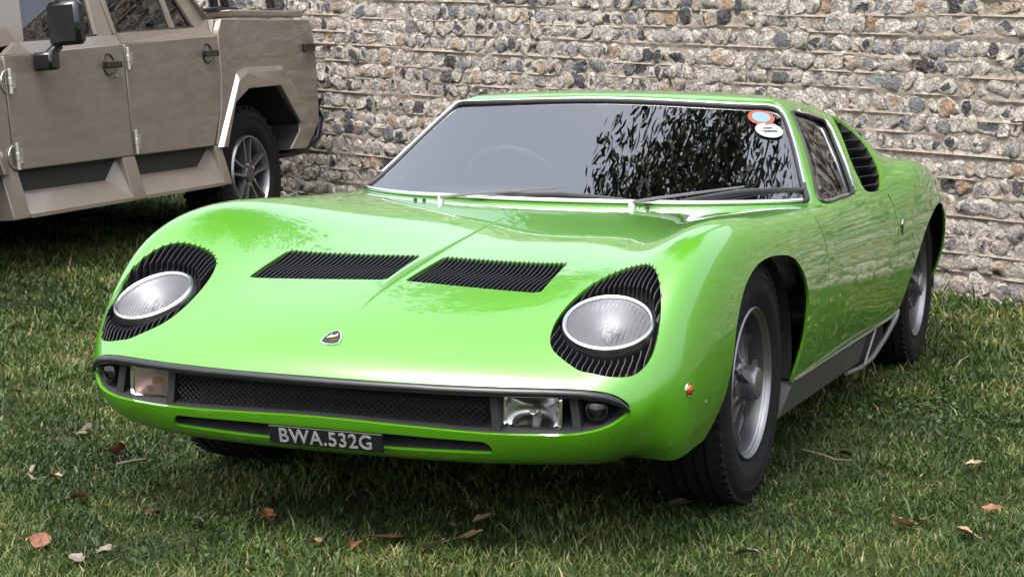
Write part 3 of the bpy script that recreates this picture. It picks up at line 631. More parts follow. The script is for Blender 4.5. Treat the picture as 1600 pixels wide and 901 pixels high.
# ------------------------------------------------------------------ green sports car
car = empty('sports_car', (0, 0, 0))
tag(car, 'low lime green sports car with black bonnet louvres and eyelash headlights, parked on the grass', 'car')
def bspl(Pn, n):
    P = np.concatenate([[2*Pn[0]-Pn[1]], Pn, [2*Pn[-1]-Pn[-2]]]); m_ = len(Pn)-1
    t = np.linspace(0, m_, m_*n+1); i = np.minimum(t.astype(int), m_-1); q = t-i
    B = np.stack([(1-q)**3/6, (3*q**3-6*q**2+4)/6, (-3*q**3+3*q**2+3*q+1)/6, q**3/6], -1)
    return sum(B[:, k].reshape((-1,)+(1,)*(P.ndim-1))*P[i+k] for k in range(4)), t
def make_shell(nu=13, nv=11):
    N = np.array(ROWS, float); full = np.concatenate([N[:, :0:-1]*[1, -1, 1], N], 1)
    S, tu = bspl(full, nu); S, tv = bspl(S.transpose(1, 0, 2), nv); S = S.transpose(1, 0, 2); tv = tv-12
    n = np.cross(np.gradient(S, axis=1), np.gradient(S, axis=0)); n /= np.linalg.norm(n, axis=-1, keepdims=True)+1e-12
    a, b = S.shape[:2]; idx = np.arange(a*b).reshape(a, b)
    q = [idx[:-1, :-1].ravel(), idx[1:, :-1].ravel(), idx[1:, 1:].ravel(), idx[:-1, 1:].ravel()]
    F = np.concatenate([np.stack([q[0], q[2], q[1]], 1), np.stack([q[0], q[3], q[2]], 1)])
    U_, V_ = np.meshgrid(tu, tv, indexing='ij')
    A = np.concatenate([n.reshape(-1, 3), U_.reshape(-1, 1), V_.reshape(-1, 1)], 1)
    return Surf(S.reshape(-1, 3), F, A)
SH = make_shell()
def on_shell(p, axes, sel):
    """drop a point with two known coordinates onto the shell along the third axis"""
    ax = [i for i in range(3) if i not in axes][0]
    V, N = SH.V[sel], SH.A[sel, :3]
    d = (V[:, axes[0]]-p[0])**2+(V[:, axes[1]]-p[1])**2
    i = np.argpartition(d, 4)[:4]; w = 1/(d[i]+1e-7); w /= w.sum()
    z = 0
    for k, wk in zip(i, w):
        n = N[k]; z += wk*(V[k, ax]-(n[axes[0]]*(p[0]-V[k, axes[0]])+n[axes[1]]*(p[1]-V[k, axes[1]]))/n[ax])
    nn = (N[i]*w[:, None]).sum(0); nn /= np.linalg.norm(nn)
    out = np.zeros(3); out[axes[0]], out[axes[1]], out[ax] = p[0], p[1], z
    return out, nn
u_, v_ = SH.A[:, 3], SH.A[:, 4]
SEL_TOP = np.where((SH.A[:, 2] > .25) & (u_ > 3.6) & (u_ < 18) & (SH.V[:, 2] > .35))[0]
SEL_NOSE = np.where((SH.A[:, 0] > .2) & (u_ < 6))[0]
SEL_SIDE = np.where((SH.A[:, 1] > .25) & (v_ > 3))[0]
def top(x, y): return on_shell((x, y), (0, 1), SEL_TOP)
def nose(y, z): return on_shell((y, z), (1, 2), SEL_NOSE)
def lside(x, z): return on_shell((x, z), (0, 2), SEL_SIDE)
def sym(h):
    h = [tuple(p) for p in h]; return h+[(-a, b) for a, b in h[::-1] if abs(a) > 1e-6]

# outlines
MOUTH = sym([(0, .437), (.24, .436), (.42, .436), (.544, .436), (.625, .4335), (.677, .426), (.707, .411), (.722, .391), (.710, .368), (.684, .349), (.64, .335), (.577, .328), (.42, .326), (.237, .333), (0, .340)])
MOUTH = catmull(MOUTH, 5)
SLOT = round_poly(sym([(0, .314), (.20, .312), (.415, .306), (.43, .276), (.2, .273), (0, .275)]), .008, 4)
OVAL = catmull([(.800, .632), (.802, .592), (.768, .525), (.70, .50), (.60, .502), (.505, .528), (.457, .572), (.455, .622), (.482, .668), (.55, .712), (.63, .743), (.70, .748), (.755, .722), (.788, .678)], 8)
VENT = round_poly([(.282, .034), (.335, .402), (.546, .408), (.512, .026)], .012, 5)
WS_H = [(12.7, 0), (12.7, 1.4), (12.45, 2.4), (12.42, 3.5), (12.6, 4.3), (12.95, 4.6), (13.4, 4.5), (14.1, 4.3), (14.8, 4.2), (15.55, 4.12), (16.3, 4.03), (16.6, 3.92), (16.74, 3.6), (16.74, 1.75), (16.82, 0)]
WSP = catmull([(a, b) for a, b in WS_H]+[(a, -b) for a, b in WS_H[::-1] if b > 0], 5)
SIDEWIN = catmull([(-.905, .754), (-.99, .815), (-1.10, .895), (-1.215, .998), (-1.26, 1.017), (-1.436, 1.006), (-1.555, .985), (-1.565, .965), (-1.517, .915), (-1.44, .835), (-1.33, .765), (-1.29, .757), (-1.1, .753)], 6)
LOUV = catmull([(-1.77, 1.002), (-1.80, .995), (-1.828, .955), (-1.822, .885), (-1.76, .812), (-1.665, .757), (-1.60, .745), (-1.49, .750), (-1.475, .768), (-1.50, .79), (-1.565, .87), (-1.64, .950), (-1.70, .99)], 6)
DOOR = round_poly([(-.626, .742), (-.652, .677), (-.68, .608), (-.70, .453), (-.735, .315), (-.765, .245), (-1.60, .245), (-1.705, .345), (-1.79, .465), (-1.785, .60), (-1.745, .70), (-1.705, .742)], [.01, .03, .04, .05, .03, .01, .03, .05, .05, .05, .03, .01], 6)
FARCH = catmull([(-.44, .10), (-.435, .28), (-.44, .42), (-.41, .545), (-.28, .635), (-.09, .663), (.09, .657), (.23, .612), (.315, .53), (.345, .43), (.375, .33), (.435, .255), (.56, .17), (.58, .05), (0, -.1)], 6)
RARCH = catmull([(-2.02, .10), (-2.02, .29), (-2.05, .43), (-2.17, .56), (-2.35, .632), (-2.53, .648), (-2.68, .615), (-2.79, .52), (-2.84, .40), (-2.85, .25), (-2.85, .10), (-2.4, -.1)], 6)

def region(s, poly, axes, cond):
    """signed distance to an outline, evaluated only where the condition holds"""
    f = np.full(len(s.V), -1.); i = np.where(cond(s))[0]
    if axes == 'uv': a, b = s.A[i, 3], s.A[i, 4]
    else: a, b = (s.V[i, k] for k in axes)
    lo, hi = np.min(poly, 0)-.06, np.max(poly, 0)+.06
    if axes == 'uv': lo, hi = lo-1, hi+1
    j = (a > lo[0]) & (a < hi[0]) & (b > lo[1]) & (b < hi[1]); i = i[j]
    f[i] = sdf(poly, a[j], b[j]); return f
F_NOSE = lambda s: (s.A[:, 0] > .1) & (s.A[:, 3] < 7)
F_TOPR = lambda s: (s.A[:, 2] > .1) & (s.A[:, 3] > 3.5) & (s.A[:, 3] < 11) & (s.V[:, 1] > 0)
F_TOPL = lambda s: (s.A[:, 2] > .1) & (s.A[:, 3] > 3.5) & (s.A[:, 3] < 11) & (s.V[:, 1] < 0)
OVAL_M, VENT_M = OVAL*[1, -1], VENT*[1, -1]
CUTS = {
 'mouth': (MOUTH, (1, 2), F_NOSE), 'slot': (SLOT, (1, 2), F_NOSE),
 'oval_l': (OVAL, (0, 1), F_TOPR), 'oval_r': (OVAL_M, (0, 1), F_TOPL), 'vent_l': (VENT, (0, 1), F_TOPR), 'vent_r': (VENT_M, (0, 1), F_TOPL),
 'screen': (WSP, 'uv', lambda s: s.A[:, 3] > 11),
 'win_l': (SIDEWIN, (0, 2), lambda s: s.A[:, 4] > 3), 'win_r': (SIDEWIN, (0, 2), lambda s: s.A[:, 4] < -3),
 'louv_l': (LOUV, (0, 2), lambda s: s.A[:, 4] > 3), 'louv_r': (LOUV, (0, 2), lambda s: s.A[:, 4] < -3),
 'farch': (FARCH, (0, 2), lambda s: np.abs(s.V[:, 1]) > .5), 'rarch': (RARCH, (0, 2), lambda s: (np.abs(s.V[:, 1]) > .5) & (s.A[:, 3] > 18)),
}
body = SH; POCK = {}
for k, (poly, axes, cond) in CUTS.items():
    POCK[k], _ = SH.keep(region(SH, poly, axes, cond))
    body, _ = body.keep(-region(body, poly, axes, cond)-1e-5)
# doors are panels of their own with a shut line round them
doors = {}
for sgn, nm in ((1, 'l'), (-1, 'r')):
    c = lambda s, g=sgn: s.A[:, 4]*g > 5
    f = region(body, DOOR, (0, 2), c)
    g = .0034*np.clip((.736-body.V[:, 2])/.012, 0, 1)+1e-5
    doors[nm], _ = body.keep(f-g)
    body, _ = body.keep(-f-g)
lining = body
o = link('body', body.mesh('body', .008), M['green'], car)
for nm in 'lr': link('door', doors[nm].mesh('door', .008), M['green'], car)
inner = SH
for k in ('farch', 'rarch', 'screen', 'win_l', 'win_r', 'mouth', 'slot'):
    poly, axes, cond = CUTS[k]; inner, _ = inner.keep(-region(inner, poly, axes, cond)-1e-5)
for k in ('oval_l', 'oval_r', 'vent_l', 'vent_r', 'louv_l', 'louv_r'):
    poly, axes, cond = CUTS[k]; inner, _ = inner.keep(-region(inner, poly, axes, cond)-1e-5)
lo = link('inner_lining', inner.mesh('inner_lining', 0, -.014), M['black_matt'], car)

def pocket(s, depth, name, mat, parent, lift=-.0082):
    n = s.A[:, :3]/np.linalg.norm(s.A[:, :3], axis=1, keepdims=True)
    fl = s.V-n*depth; e = s.boundary(); b = len(fl); t = s.V+n*lift; m_ = len(e); i = np.arange(m_)
    V = np.concatenate([fl, t[e.ravel()], fl[e.ravel()]]); A0, B0 = b+2*i, b+2*i+1; A1, B1 = A0+2*m_, B0+2*m_
    F = np.concatenate([s.F, np.stack([A0, B0, B1], 1), np.stack([A0, B1, A1], 1)])
    return link(name, np_mesh(name, V, F, smooth=False), mat, parent)
def border(s, r, name, mat, parent, lift=.0, seg=8, pick=None, step=3, flat=1.):
    n = s.A[:, :3]; lp = loops_from_edges(s.boundary())[0]
    pts = [s.V[i]+n[i]*lift/np.linalg.norm(n[i]) for i in lp]
    P = np.array(pts); 
    # even spacing
    d = np.r_[0, np.cumsum(np.linalg.norm(np.diff(np.r_[P, P[:1]], axis=0), axis=1))]; L = d[-1]; k = max(24, int(L/.02))
    tt = np.linspace(0, L, k, endpoint=False); Q = np.stack([np.interp(tt, d, np.r_[P[:, j], P[0, j]]) for j in range(3)], 1)
    if pick is not None:
        keep = np.array([pick(q) for q in Q])
        if not keep.all():
            st = next(i for i in range(k) if keep[i] and not keep[i-1]); Q = np.roll(Q, -st, 0); keep = np.roll(keep, -st)
            run = []; out = None
            for q, kp in zip(list(Q)+[None], list(keep)+[False]):
                if kp: run.append(tuple(q))
                else:
                    if len(run) > 3: out = MB().tube(run, r, seg, flat=flat).build(name, mat, parent, 60)
                    run = []
            return out
    mb = MB(); mb.tube([tuple(q) for q in Q], r, seg, closed=True, flat=flat); return mb.build(name, mat, parent, 60)

# windscreen and side glass
def fair(s):
    """smooth the glass to one low-order surface so that it mirrors cleanly"""
    x, y, z = s.V.T; x = x+.8
    def basis(x, y): return [np.ones_like(x), x, x**2, y**2, y**2*x]
    B_ = np.stack(basis(x, y), 1); k, *_ = np.linalg.lstsq(B_, z, rcond=None)
    e = 1e-4; f = lambda a, b: np.stack(basis(a, b), 1)@k
    n = np.stack([-(f(x+e, y)-f(x-e, y))/(2*e), -(f(x, y+e)-f(x, y-e))/(2*e), np.ones_like(x)], 1); n /= np.linalg.norm(n, axis=1, keepdims=True)
    n0 = s.A[:, :3]/np.linalg.norm(s.A[:, :3], axis=1, keepdims=True); edge = np.clip((np.abs(s.A[:, 4])-3.9)/.5, 0, 1)[:, None]
    n = n*(1-edge)+n0*edge; s.A[:, :3] = n/np.linalg.norm(n, axis=1, keepdims=True)
fair(POCK['screen'])
screen = link('windscreen', POCK['screen'].mesh('windscreen', 0, -.004), M['screen_glass'], car)
border(POCK['screen'], .0085, 'rubber_seal', M['trim_black'], screen, .001)
border(POCK['screen'], .0075, 'chrome_trim', M['chrome'], screen, .007, pick=lambda q: q[2] < .775 and q[0] > -.80)
border(POCK['screen'], .0042, 'chrome_trim', M['chrome'], screen, .009, pick=lambda q: q[2] > .80)
for nm, sg in (('l', 1), ('r', -1)):
    w = link('side_window', POCK['win_'+nm].mesh('side_window', 0, -.006), M['side_glass'], car)
    border(POCK['win_'+nm], .006, 'window_frame', M['trim_black'], w, .001)
    border(POCK['win_'+nm], .0055, 'chrome_trim', M['chrome'], w, .007, pick=lambda q: q[0] < -1.30)
    border(POCK['win_'+nm], .005, 'window_sill_trim', M['steel'], w, .006, pick=lambda q: q[2] < .7585 and q[0] > -1.30)
# louvred intake behind each side window
for nm, sg in (('l', 1), ('r', -1)):
    pk = pocket(POCK['louv_'+nm], .075, 'side_intake', M['black_matt'], car)
    for k in range(8):
        z = .975-.0295*k
        g_ = np.linspace(-1.86, -1.44, 120); xs = g_[sdf(LOUV, g_, np.full(120, z)) > 0]
        if len(xs) < 2: continue
        mb = MB(); a, b = xs[0], xs[-1]; P = []
        for x in np.linspace(a, b, 6):
            q, n = lside(x, z); P.append((q, n))
        V = []
        for q, n in P:
            for dn, dz in ((-.006, .003), (-.006, .0), (-.06, .022), (-.06, .025)):
                p = q+n*dn+np.array([0, 0, dz]); V.append((p[0], p[1]*sg, p[2]))
        F = [(i*4+j, i*4+(j+1) % 4, i*4+4+(j+1) % 4, i*4+4+j) for i in range(5) for j in range(4)]+[(0, 1, 2, 3), (20, 21, 22, 23)]
        mb.add(V, F); mb.build('louvre_slat', M['black_gloss'], pk, 30)

# bonnet vents
for nm, sg in (('l', 1), ('r', -1)):
    pk = pocket(POCK['vent_'+nm], .035, 'bonnet_vent', M['black_matt'], car)
    ys = np.linspace(.044, .396, 27)
    for y in ys:
        t = (y-.034)/(.368); xr = .282+(.335-.282)*t; xf = .512+(.546-.512)*t
        xs = np.linspace(xr-.005, xf-.004, 12); V = []
        for i, x in enumerate(xs):
            q, n = top(x, y); s_ = (x-xr)/(xf-xr)
            d = .0015 if s_ < .02 else (-.001-.006*math.sin(min(1, s_/.75)*math.pi)**2)
            hgt = .003 if s_ < .0 else .024
            wv = .002*math.sin(s_*5.2)
            for dy, dz in ((-.0016, d), (.0016, d), (.0016, d-hgt), (-.0016, d-hgt)):
                V.append((q[0], (q[1]+dy+wv)*sg, q[2]+dz))
        n_s = len(xs); F = [(i*4+j, i*4+(j+1) % 4, i*4+4+(j+1) % 4, i*4+4+j) for i in range(n_s-1) for j in range(4)]+[(0, 1, 2, 3), tuple(range(n_s*4-4, n_s*4))]
        MB().add(V, F).build('vent_slat', M['slat'], pk, 25)

# centre spine of the bonnet
mb = MB(); V = []; xs = np.concatenate([np.linspace(-.30, .10, 12), np.linspace(.14, .73, 22)])
for x in xs:
    q, n = top(x, 0.); e = min(1, (x+.30)/.12+.05, (.73-x)/.16+.05); wd = .004+.006*math.exp(-((x-.42)/.22)**2); hh = (.0035+.005*math.exp(-((x-.42)/.2)**2))*e
    for dy, dz in ((-wd*2.2, -.003), (-wd*.7, hh*.75), (0, hh), (wd*.35, hh*.6), (wd*.6, -.003)): V.append((x, dy, q[2]+dz))
mb.add(V, [(i*5+j, i*5+j+1, i*5+6+j, i*5+5+j) for i in range(len(xs)-1) for j in range(4)]); mb.build('bonnet_spine', M['green'], car, 40)

# headlights
def frame(c, n, upv=(0, 0, 1)):
    z = Vector(n).normalized(); x = Vector(upv).cross(z).normalized(); y = z.cross(x)
    return Matrix(((x.x, y.x, z.x, c[0]), (x.y, y.y, z.y, c[1]), (x.z, y.z, z.z, c[2]), (0, 0, 0, 1)))
def lens_mat():
    t = NT('fluted_lamp_glass'); co = t.objco(); w = t.n('TexWave', wave_type='BANDS', bands_direction='Y'); w.inputs['Scale'].default_value = 30; w.inputs['Distortion'].default_value = .3; t.l(co, w.inputs['Vector'])
    b = t.bump(w.outputs['Fac'], .5, .006)
    fr = t.n('Fresnel'); fr.inputs['IOR'].default_value = 1.5
    rf = t.n('BsdfRefraction'); rf.inputs['IOR'].default_value = 1.18; rf.inputs['Roughness'].default_value = .04; rf.inputs[0].default_value = (.93, .94, .95, 1)
    gl = t.n('BsdfGlossy'); gl.inputs['Roughness'].default_value = .03
    for nd in (rf, gl): t.l(b, nd.inputs['Normal'])
    mx = t.n('MixShader'); t.l(fr.outputs[0], mx.inputs[0]); t.l(rf.outputs[0], mx.inputs[1]); t.l(gl.outputs[0], mx.inputs[2])
    tr = t.n('BsdfTransparent'); tr.inputs[0].default_value = (.9, .9, .92, 1); m2 = t.n('MixShader'); m2.inputs[0].default_value = .45
    df = t.n('BsdfDiffuse'); df.inputs[0].default_value = (.17, .17, .18, 1); t.l(b, df.inputs['Normal']); m3 = t.n('MixShader'); m3.inputs[0].default_value = .33
    t.l(mx.outputs[0], m2.inputs[1]); t.l(tr.outputs[0], m2.inputs[2]); t.l(m2.outputs[0], m3.inputs[1]); t.l(df.outputs[0], m3.inputs[2]); t.l(m3.outputs[0], t.out.inputs[0]); return t.m
M['lens'] = lens_mat()
LAMP_C, LAMP_R = np.array([.657, .624, .561]), .108
for nm, sg in (('l', 1), ('r', -1)):
    pk = pocket(POCK['oval_'+nm], .055, 'headlight', M['black_satin'], car)
    nv = Vector((.47, .10*sg, .878)); T = frame((LAMP_C[0], LAMP_C[1]*sg, LAMP_C[2]), nv)
    R_ = LAMP_R
    MB().lathe([(R_*.90, -.004), (R_*.91, .005), (R_*.955, .009), (R_*1.0, .005), (R_*1.015, -.004), (R_*1.015, -.05)], 56, 'z').build('chrome_bezel', M['steel'], pk, 40, T)
    MB().lathe([(R_*1.015, -.006), (R_*1.06, -.014), (R_*1.08, -.05)], 56, 'z').build('lamp_shell', M['black_satin'], pk, 40, T)
    MB().lathe([(.0001, -.052), (.018, -.052), (.03, -.046), (.05, -.036), (.068, -.024), (R_*.91, -.002)], 48, 'z').build('reflector', M['reflector'], pk, 60, T)
    MB().lathe([(.0001, -.012), (.008, -.014), (.011, -.022), (.011, -.05)], 20, 'z').build('bulb_shield', M['steel'], pk, 40, T)
    MB().lathe([(.0001, .022), (.02, .0212), (.04, .018), (.06, .0145), (.08, .009), (R_*.90, .003)], 48, 'z').build('lens', M['lens'], pk, 60, T)
    # eyelash fins behind and ahead of the lamp
    def lash(y, x0, x1, tip0, tip1):
        xs = np.linspace(x0, x1, 10); V = []
        for i, x in enumerate(xs):
            q, n = top(x, y); s_ = i/9
            prot = -.001+.003*math.sin(s_*math.pi); wv = .002*math.sin(s_*5.5); dep = .030
            if tip0 and s_ < .16: dep, prot = .0025, .0018
            if tip1 and s_ > .84: dep, prot = .0025, .0035
            for dy, dz in ((-.0011, prot), (.0011, prot), (.0011, prot-dep), (-.0011, prot-dep)): V.append((x, (y+dy+wv)*sg, q[2]+dz))
        F = [(i*4+j, i*4+(j+1) % 4, i*4+4+(j+1) % 4, i*4+4+j) for i in range(9) for j in range(4)]+[(0, 1, 2, 3), (36, 37, 38, 39)]
        MB().add(V, F).build('eyelash_fin', M['slat'], pk, 25)
    for y in np.linspace(.530, .730, 16):
        g_ = np.linspace(.44, .66, 200); seg = g_[sdf(OVAL, g_, np.full(200, y)) > 0]
        dyl = y-LAMP_C[1]; xl = LAMP_C[0]-math.sqrt(max(0, (R_*1.03)**2-dyl**2))*.93
        if len(seg) and xl-seg[0] > .012: lash(y, seg[0]-.006, min(xl, seg[0]+.085), True, False)
    for y in np.linspace(.513, .737, 17):
        g_ = np.linspace(.62, .82, 200); seg = g_[sdf(OVAL, g_, np.full(200, y)) > 0]
        dyl = y-LAMP_C[1]; xl = LAMP_C[0]+math.sqrt(max(0, (R_*1.07)**2-dyl**2))*.93
        if len(seg) and seg[-1]-xl > .010: lash(y, xl, seg[-1]+.001, False, False)

# nose: grille opening, bumper blade, mesh, lamps, lower slot
gr = pocket(POCK['mouth'], .10, 'grille_opening', M['black_matt'], car)
ypts = [(-.722, .391), (-.715, .402), (-.70, .414), (-.677, .4245), (-.625, .432)]+[(y, .4345+.001*(abs(y) < .3)) for y in np.linspace(-.55, .55, 23)]+[(.625, .432), (.677, .4245), (.70, .414), (.715, .402), (.722, .391)]
P = []
for y, z in ypts:
    q, n = nose(y, z); P.append(tuple(q+np.array([.004, 0, -.010])))
mb = MB(); mb.tube(P, [.004, .006, .009, .0105]+[.0108]*(len(P)-8)+[.0105, .009, .006, .004], 10, flat=1.0); mb.build('bumper_blade', M['black_satin'], car, 60)
mb = MB()
pit = .0165
for sgn in (1, -1):
    for k in range(-70, 71):
        pts = []
        zz = np.linspace(.325, .435, 12); ok_ = sdf(MOUTH, k*pit+sgn*(zz-.38)*1.15, zz) > .005
        for z, ok1 in zip(zz, ok_):
            y = k*pit+sgn*(z-.38)*1.15
            if abs(y) < .416 and ok1:
                q, n = nose(y, z); pts.append((q[0]-.032+.0009*sgn, y, z))
        if len(pts) > 2: mb.tube(pts, .0012, 4, caps=False)
mb.build('wire_mesh', M['black_satin'], gr, 0)
for y, ln in ((.424, .012), (.598, .018), (-.424, -.012), (-.598, -.018)):
    mb = MB(); q, n = nose(y, .38); V = []
    for z, o_ in ((.437, 0.), (.322, ln)):
        q, n = nose(y+o_, z)
        for dx, dy in ((-.006, -.010), (-.006, .010), (-.085, .008), (-.085, -.008)): V.append((q[0]+dx-.008, y+o_+dy, z))
    mb.add(V, [(0, 1, 2, 3), (4, 5, 6, 7), (0, 1, 5, 4), (1, 2, 6, 5), (2, 3, 7, 6), (3, 0, 4, 7)]); mb.build('grille_strut', M['black_matt'], gr, 0)
def rr_ring(w, h, rad, n=6):
    return round_poly([(-w, -h), (w, -h), (w, h), (-w, h)], rad, n)
for sg in (1, -1):
    T = frame((.850, .508*sg, .376), (1, .12*sg, .02))
    fl = empty('fog_lamp'); fl.parent = car
    out = rr_ring(.071, .041, .016); inn = rr_ring(.061, .033, .012); n_ = len(out); mb = MB()
    V = [(x, y, -.05) for x, y in out]+[(x, y, 0) for x, y in out]+[(x*1.0, y, .004) for x, y in (out*.5+inn*.5)]+[(x, y, -.002) for x, y in inn]
    mb.add(V, [(r*n_+i, r*n_+(i+1) % n_, (r+1)*n_+(i+1) % n_, (r+1)*n_+i) for r in range(3) for i in range(n_)]); mb.build('chrome_frame', M['chrome'], fl, 40, T)
    V = []; F = []; a_, b_ = 16, 10
    for i in range(a_+1):
        for j in range(b_+1):
            x, y = (i/a_*2-1), (j/b_*2-1); V.append((x*.061, y*.033, -.006-.034*(1-abs(x)**2.2)*(1-abs(y)**2.2)))
    F = [(i*(b_+1)+j, (i+1)*(b_+1)+j, (i+1)*(b_+1)+j+1, i*(b_+1)+j+1) for i in range(a_) for j in range(b_)]
    MB().add(V, F).build('reflector', M['fog_reflector'] if sg > 0 else M['pink_reflection'], fl, 60, T)
    MB().box((0, 0, -.02), (.016, .016, .03), bev=.004).build('bulb', M['red_glass'] if sg < 0 else M['steel'], fl, 30, T)
    mb = MB(); mb.add([(x, y, .0) for x, y in inn], [tuple(range(n_))]); mb.build('lens', M['lamp_glass'], fl, 0, T)
    T = frame((.822, .655*sg, .385), (1, .35*sg, 0)); ind = empty('indicator_lamp'); ind.parent = car
    MB().lathe([(.0255, -.03), (.0255, 0), (.022, .003), (.021, 0)], 28, 'z').build('bezel', M['black_satin'], ind, 40, T)
    MB().lathe([(.0001, -.018), (.012, -.016), (.021, -.004)], 24, 'z').build('reflector', M['wheel_dark'], ind, 60, T)
    MB().lathe([(.0001, .009), (.010, .008), (.021, .001)], 24, 'z').build('lens', M['smoked_glass'], ind, 60, T)
    q, n = lside(.617, .411); T = frame((q[0], q[1]*sg, q[2]), (n[0], n[1]*sg, n[2]))
    sm = MB(); sm.lathe([(.0001, .010), (.008, .0085), (.0125, .004), (.013, 0)], 20, 'z'); side = sm.build('side_marker', M['amber'], car, 60, T)
    MB().lathe([(.0135, -.002), (.0155, .002), (.0165, -.002)], 20, 'z').build('chrome_ring', M['chrome'], side, 60, T)
pocket(POCK['slot'], .05, 'lower_air_slot', M['black_matt'], car)

# number plate: black with silver characters
pq, pn = nose(.025, .296); PT = frame(tuple(pq+pn*.010+np.array([.004, 0, 0])), (1, 0, -.25))
plate = MB().box((0, 0, 0), (.300, .046, .006), bev=.002).build('number_plate', M['black_gloss'], car, 30, PT)
def text_mesh(txt, size, name, mat, parent, T, depth=.0012, font_scale=(1, 1)):
    cu = bpy.data.curves.new(name, 'FONT'); cu.body = txt; cu.size = size; cu.extrude = depth; cu.align_x = 'CENTER'; cu.align_y = 'CENTER'; cu.space_character = 1.08; cu.offset = .0006
    ob = bpy.data.objects.new(name, cu); COL.objects.link(ob)
    dg = bpy.context.evaluated_depsgraph_get(); me = bpy.data.meshes.new_from_object(ob.evaluated_get(dg)); bpy.data.objects.remove(ob)
    me.transform(T @ Matrix.Diagonal((font_scale[0], font_scale[1], 1, 1))); return link(name, me, mat, parent)
text_mesh('BWA.532G', .0495, 'plate_characters', M['letter'], plate, PT @ Matrix.Translation((0, -.0015, .0042)), .001, (1.0, 1.0))

# shield badge on the nose
bq, bn = top(.845, -.003); BT = frame(tuple(bq+bn*.001), bn, (1, 0, 0))
def shield(w, h): return [(-w, h*.8), (-w*.5, h), (0, h*1.04), (w*.5, h), (w, h*.8), (w*.98, h*.2), (w*.75, -h*.4), (w*.4, -h*.85), (0, -h*1.1), (-w*.4, -h*.85), (-w*.75, -h*.4), (-w*.98, h*.2)]
badge = MB().prism(shield(.025, .028), -.002, .004, 'xy').build('badge', M['chrome'], car, 30, BT)
MB().prism(shield(.0212, .024), .004, .0052, 'xy').build('badge_field', M['black_gloss'], badge, 30, BT)
mb = MB(); mb.tube([(-.012, -.006, .006), (-.006, .002, .0065), (.002, .004, .0065), (.009, .008, .006), (.013, .004, .006)], [.002, .0042, .0045, .004, .002], 6); mb.tube([(-.005, 0, .006), (-.008, -.012, .006)], .0014, 5); mb.tube([(.005, .003, .006), (.007, -.010, .006)], .0014, 5)
mb.build('badge_emblem', M['gold'], badge, 60, BT)

# wipers
def wiper(piv, mid, b0, b1):
    def onto(c):
        c = np.array(c, float); i = np.argmin(((SH.V-c)**2).sum(1)); n = SH.A[i, :3]; return c-n*((c-SH.V[i])@n)
    mid, b0, b1 = onto(mid), onto(b0), onto(b1)
    up = lambda p, h: tuple(np.array(p)+np.array([.1, 0, 1.])*h)
    w = empty('wiper'); w.parent = car
    mb = MB(); mb.lathe([(.0001, .022), (.009, .021), (.011, .012), (.014, 0), (.014, -.01)], 14, 'z', piv); mb.build('pivot', M['steel'], w, 40)
    mb = MB(); mb.tube([up(piv, .018), up(np.array(piv)*.8+np.array(mid)*.2, .020), up(mid, .014)], [.010, .008, .0055], 6, flat=.6); mb.build('wiper_arm', M['arm'], w, 40)
    mb = MB(); c = (np.array(b0)+np.array(b1))/2
    mb.tube([up(b0, .010), up(b0*np.array(.7)+np.array(b1)*.3, .016), up(c, .019), up(b0*np.array(.3)+np.array(b1)*.7, .016), up(b1, .010)], [.003, .006, .0075, .006, .003], 6); mb.tube([up(b0, .006), up(c, .007), up(b1, .006)], .005, 5, flat=1.5); mb.build('wiper_blade', M['blade'], w, 40)
wiper((-.447, -.307, .742), (-.560, .055, .778), np.array((-.515, -.151, .761)), np.array((-.522, .285, .758)))
wiper((-.478, .300, .744), (-.725, .575, .789), np.array((-.565, .423, .757)), np.array((-.875, .722, .777)))
for y in (-.36, -.39, .36):
    q, n = top(-.435-abs(y)*.02, y); MB().lathe([(.0001, .010), (.005, .009), (.006, 0), (.007, -.004)], 10, 'z', tuple(q)).build('washer_jet', M['black_gloss'], car, 60)

# stickers inside the screen, passenger side top corner
def screen_disc(c, t1, rad_a, rad_b, name, mat, parent, lift, scallop=0):
    c = np.array(c); i = np.argmin(((SH.V-c)**2).sum(1)); n = SH.A[i, :3]; c = c-n*((c-SH.V[i])@n); T = frame(tuple(c+n*lift), n); pts = []
    for k in range(72):
        a = 2*math.pi*k/72; r_ = 1+scallop*math.cos(18*a); pts.append((rad_a*r_*math.cos(a), rad_b*r_*math.sin(a)))
    return MB().prism(pts, -.0006, .0006, 'xy').build(name, mat, parent, 0, T)
s1 = screen_disc((-1.085, .530, 1.0), 0, .043, .043, 'tax_disc', M['sticker_red'], screen, .0015, .035)
screen_disc((-1.085, .530, 1.0), 0, .030, .030, 'disc_centre', M['sticker_blue'], screen, .0030)
s2 = screen_disc((-1.043, .566, .957), 0, .046, .038, 'oval_sticker', M['sticker_white'], screen, .0015)
i = np.argmin(((SH.V-np.array((-1.043, .566, .957)))**2).sum(1)); n = SH.A[i, :3]; c_ = np.array((-1.043, .566, .957)); c_ = c_-n*((c_-SH.V[i])@n); T = frame(tuple(c_+n*.0035), n)
mb = MB(); mb.box((-.002, .010, 0), (.030, .006, .0008)); mb.box((0, -.003, 0), (.052, .003, .0008)); mb.box((.002, -.010, 0), (.044, .003, .0008)); mb.build('sticker_print', M['wheel_dark'], screen, 0, T)

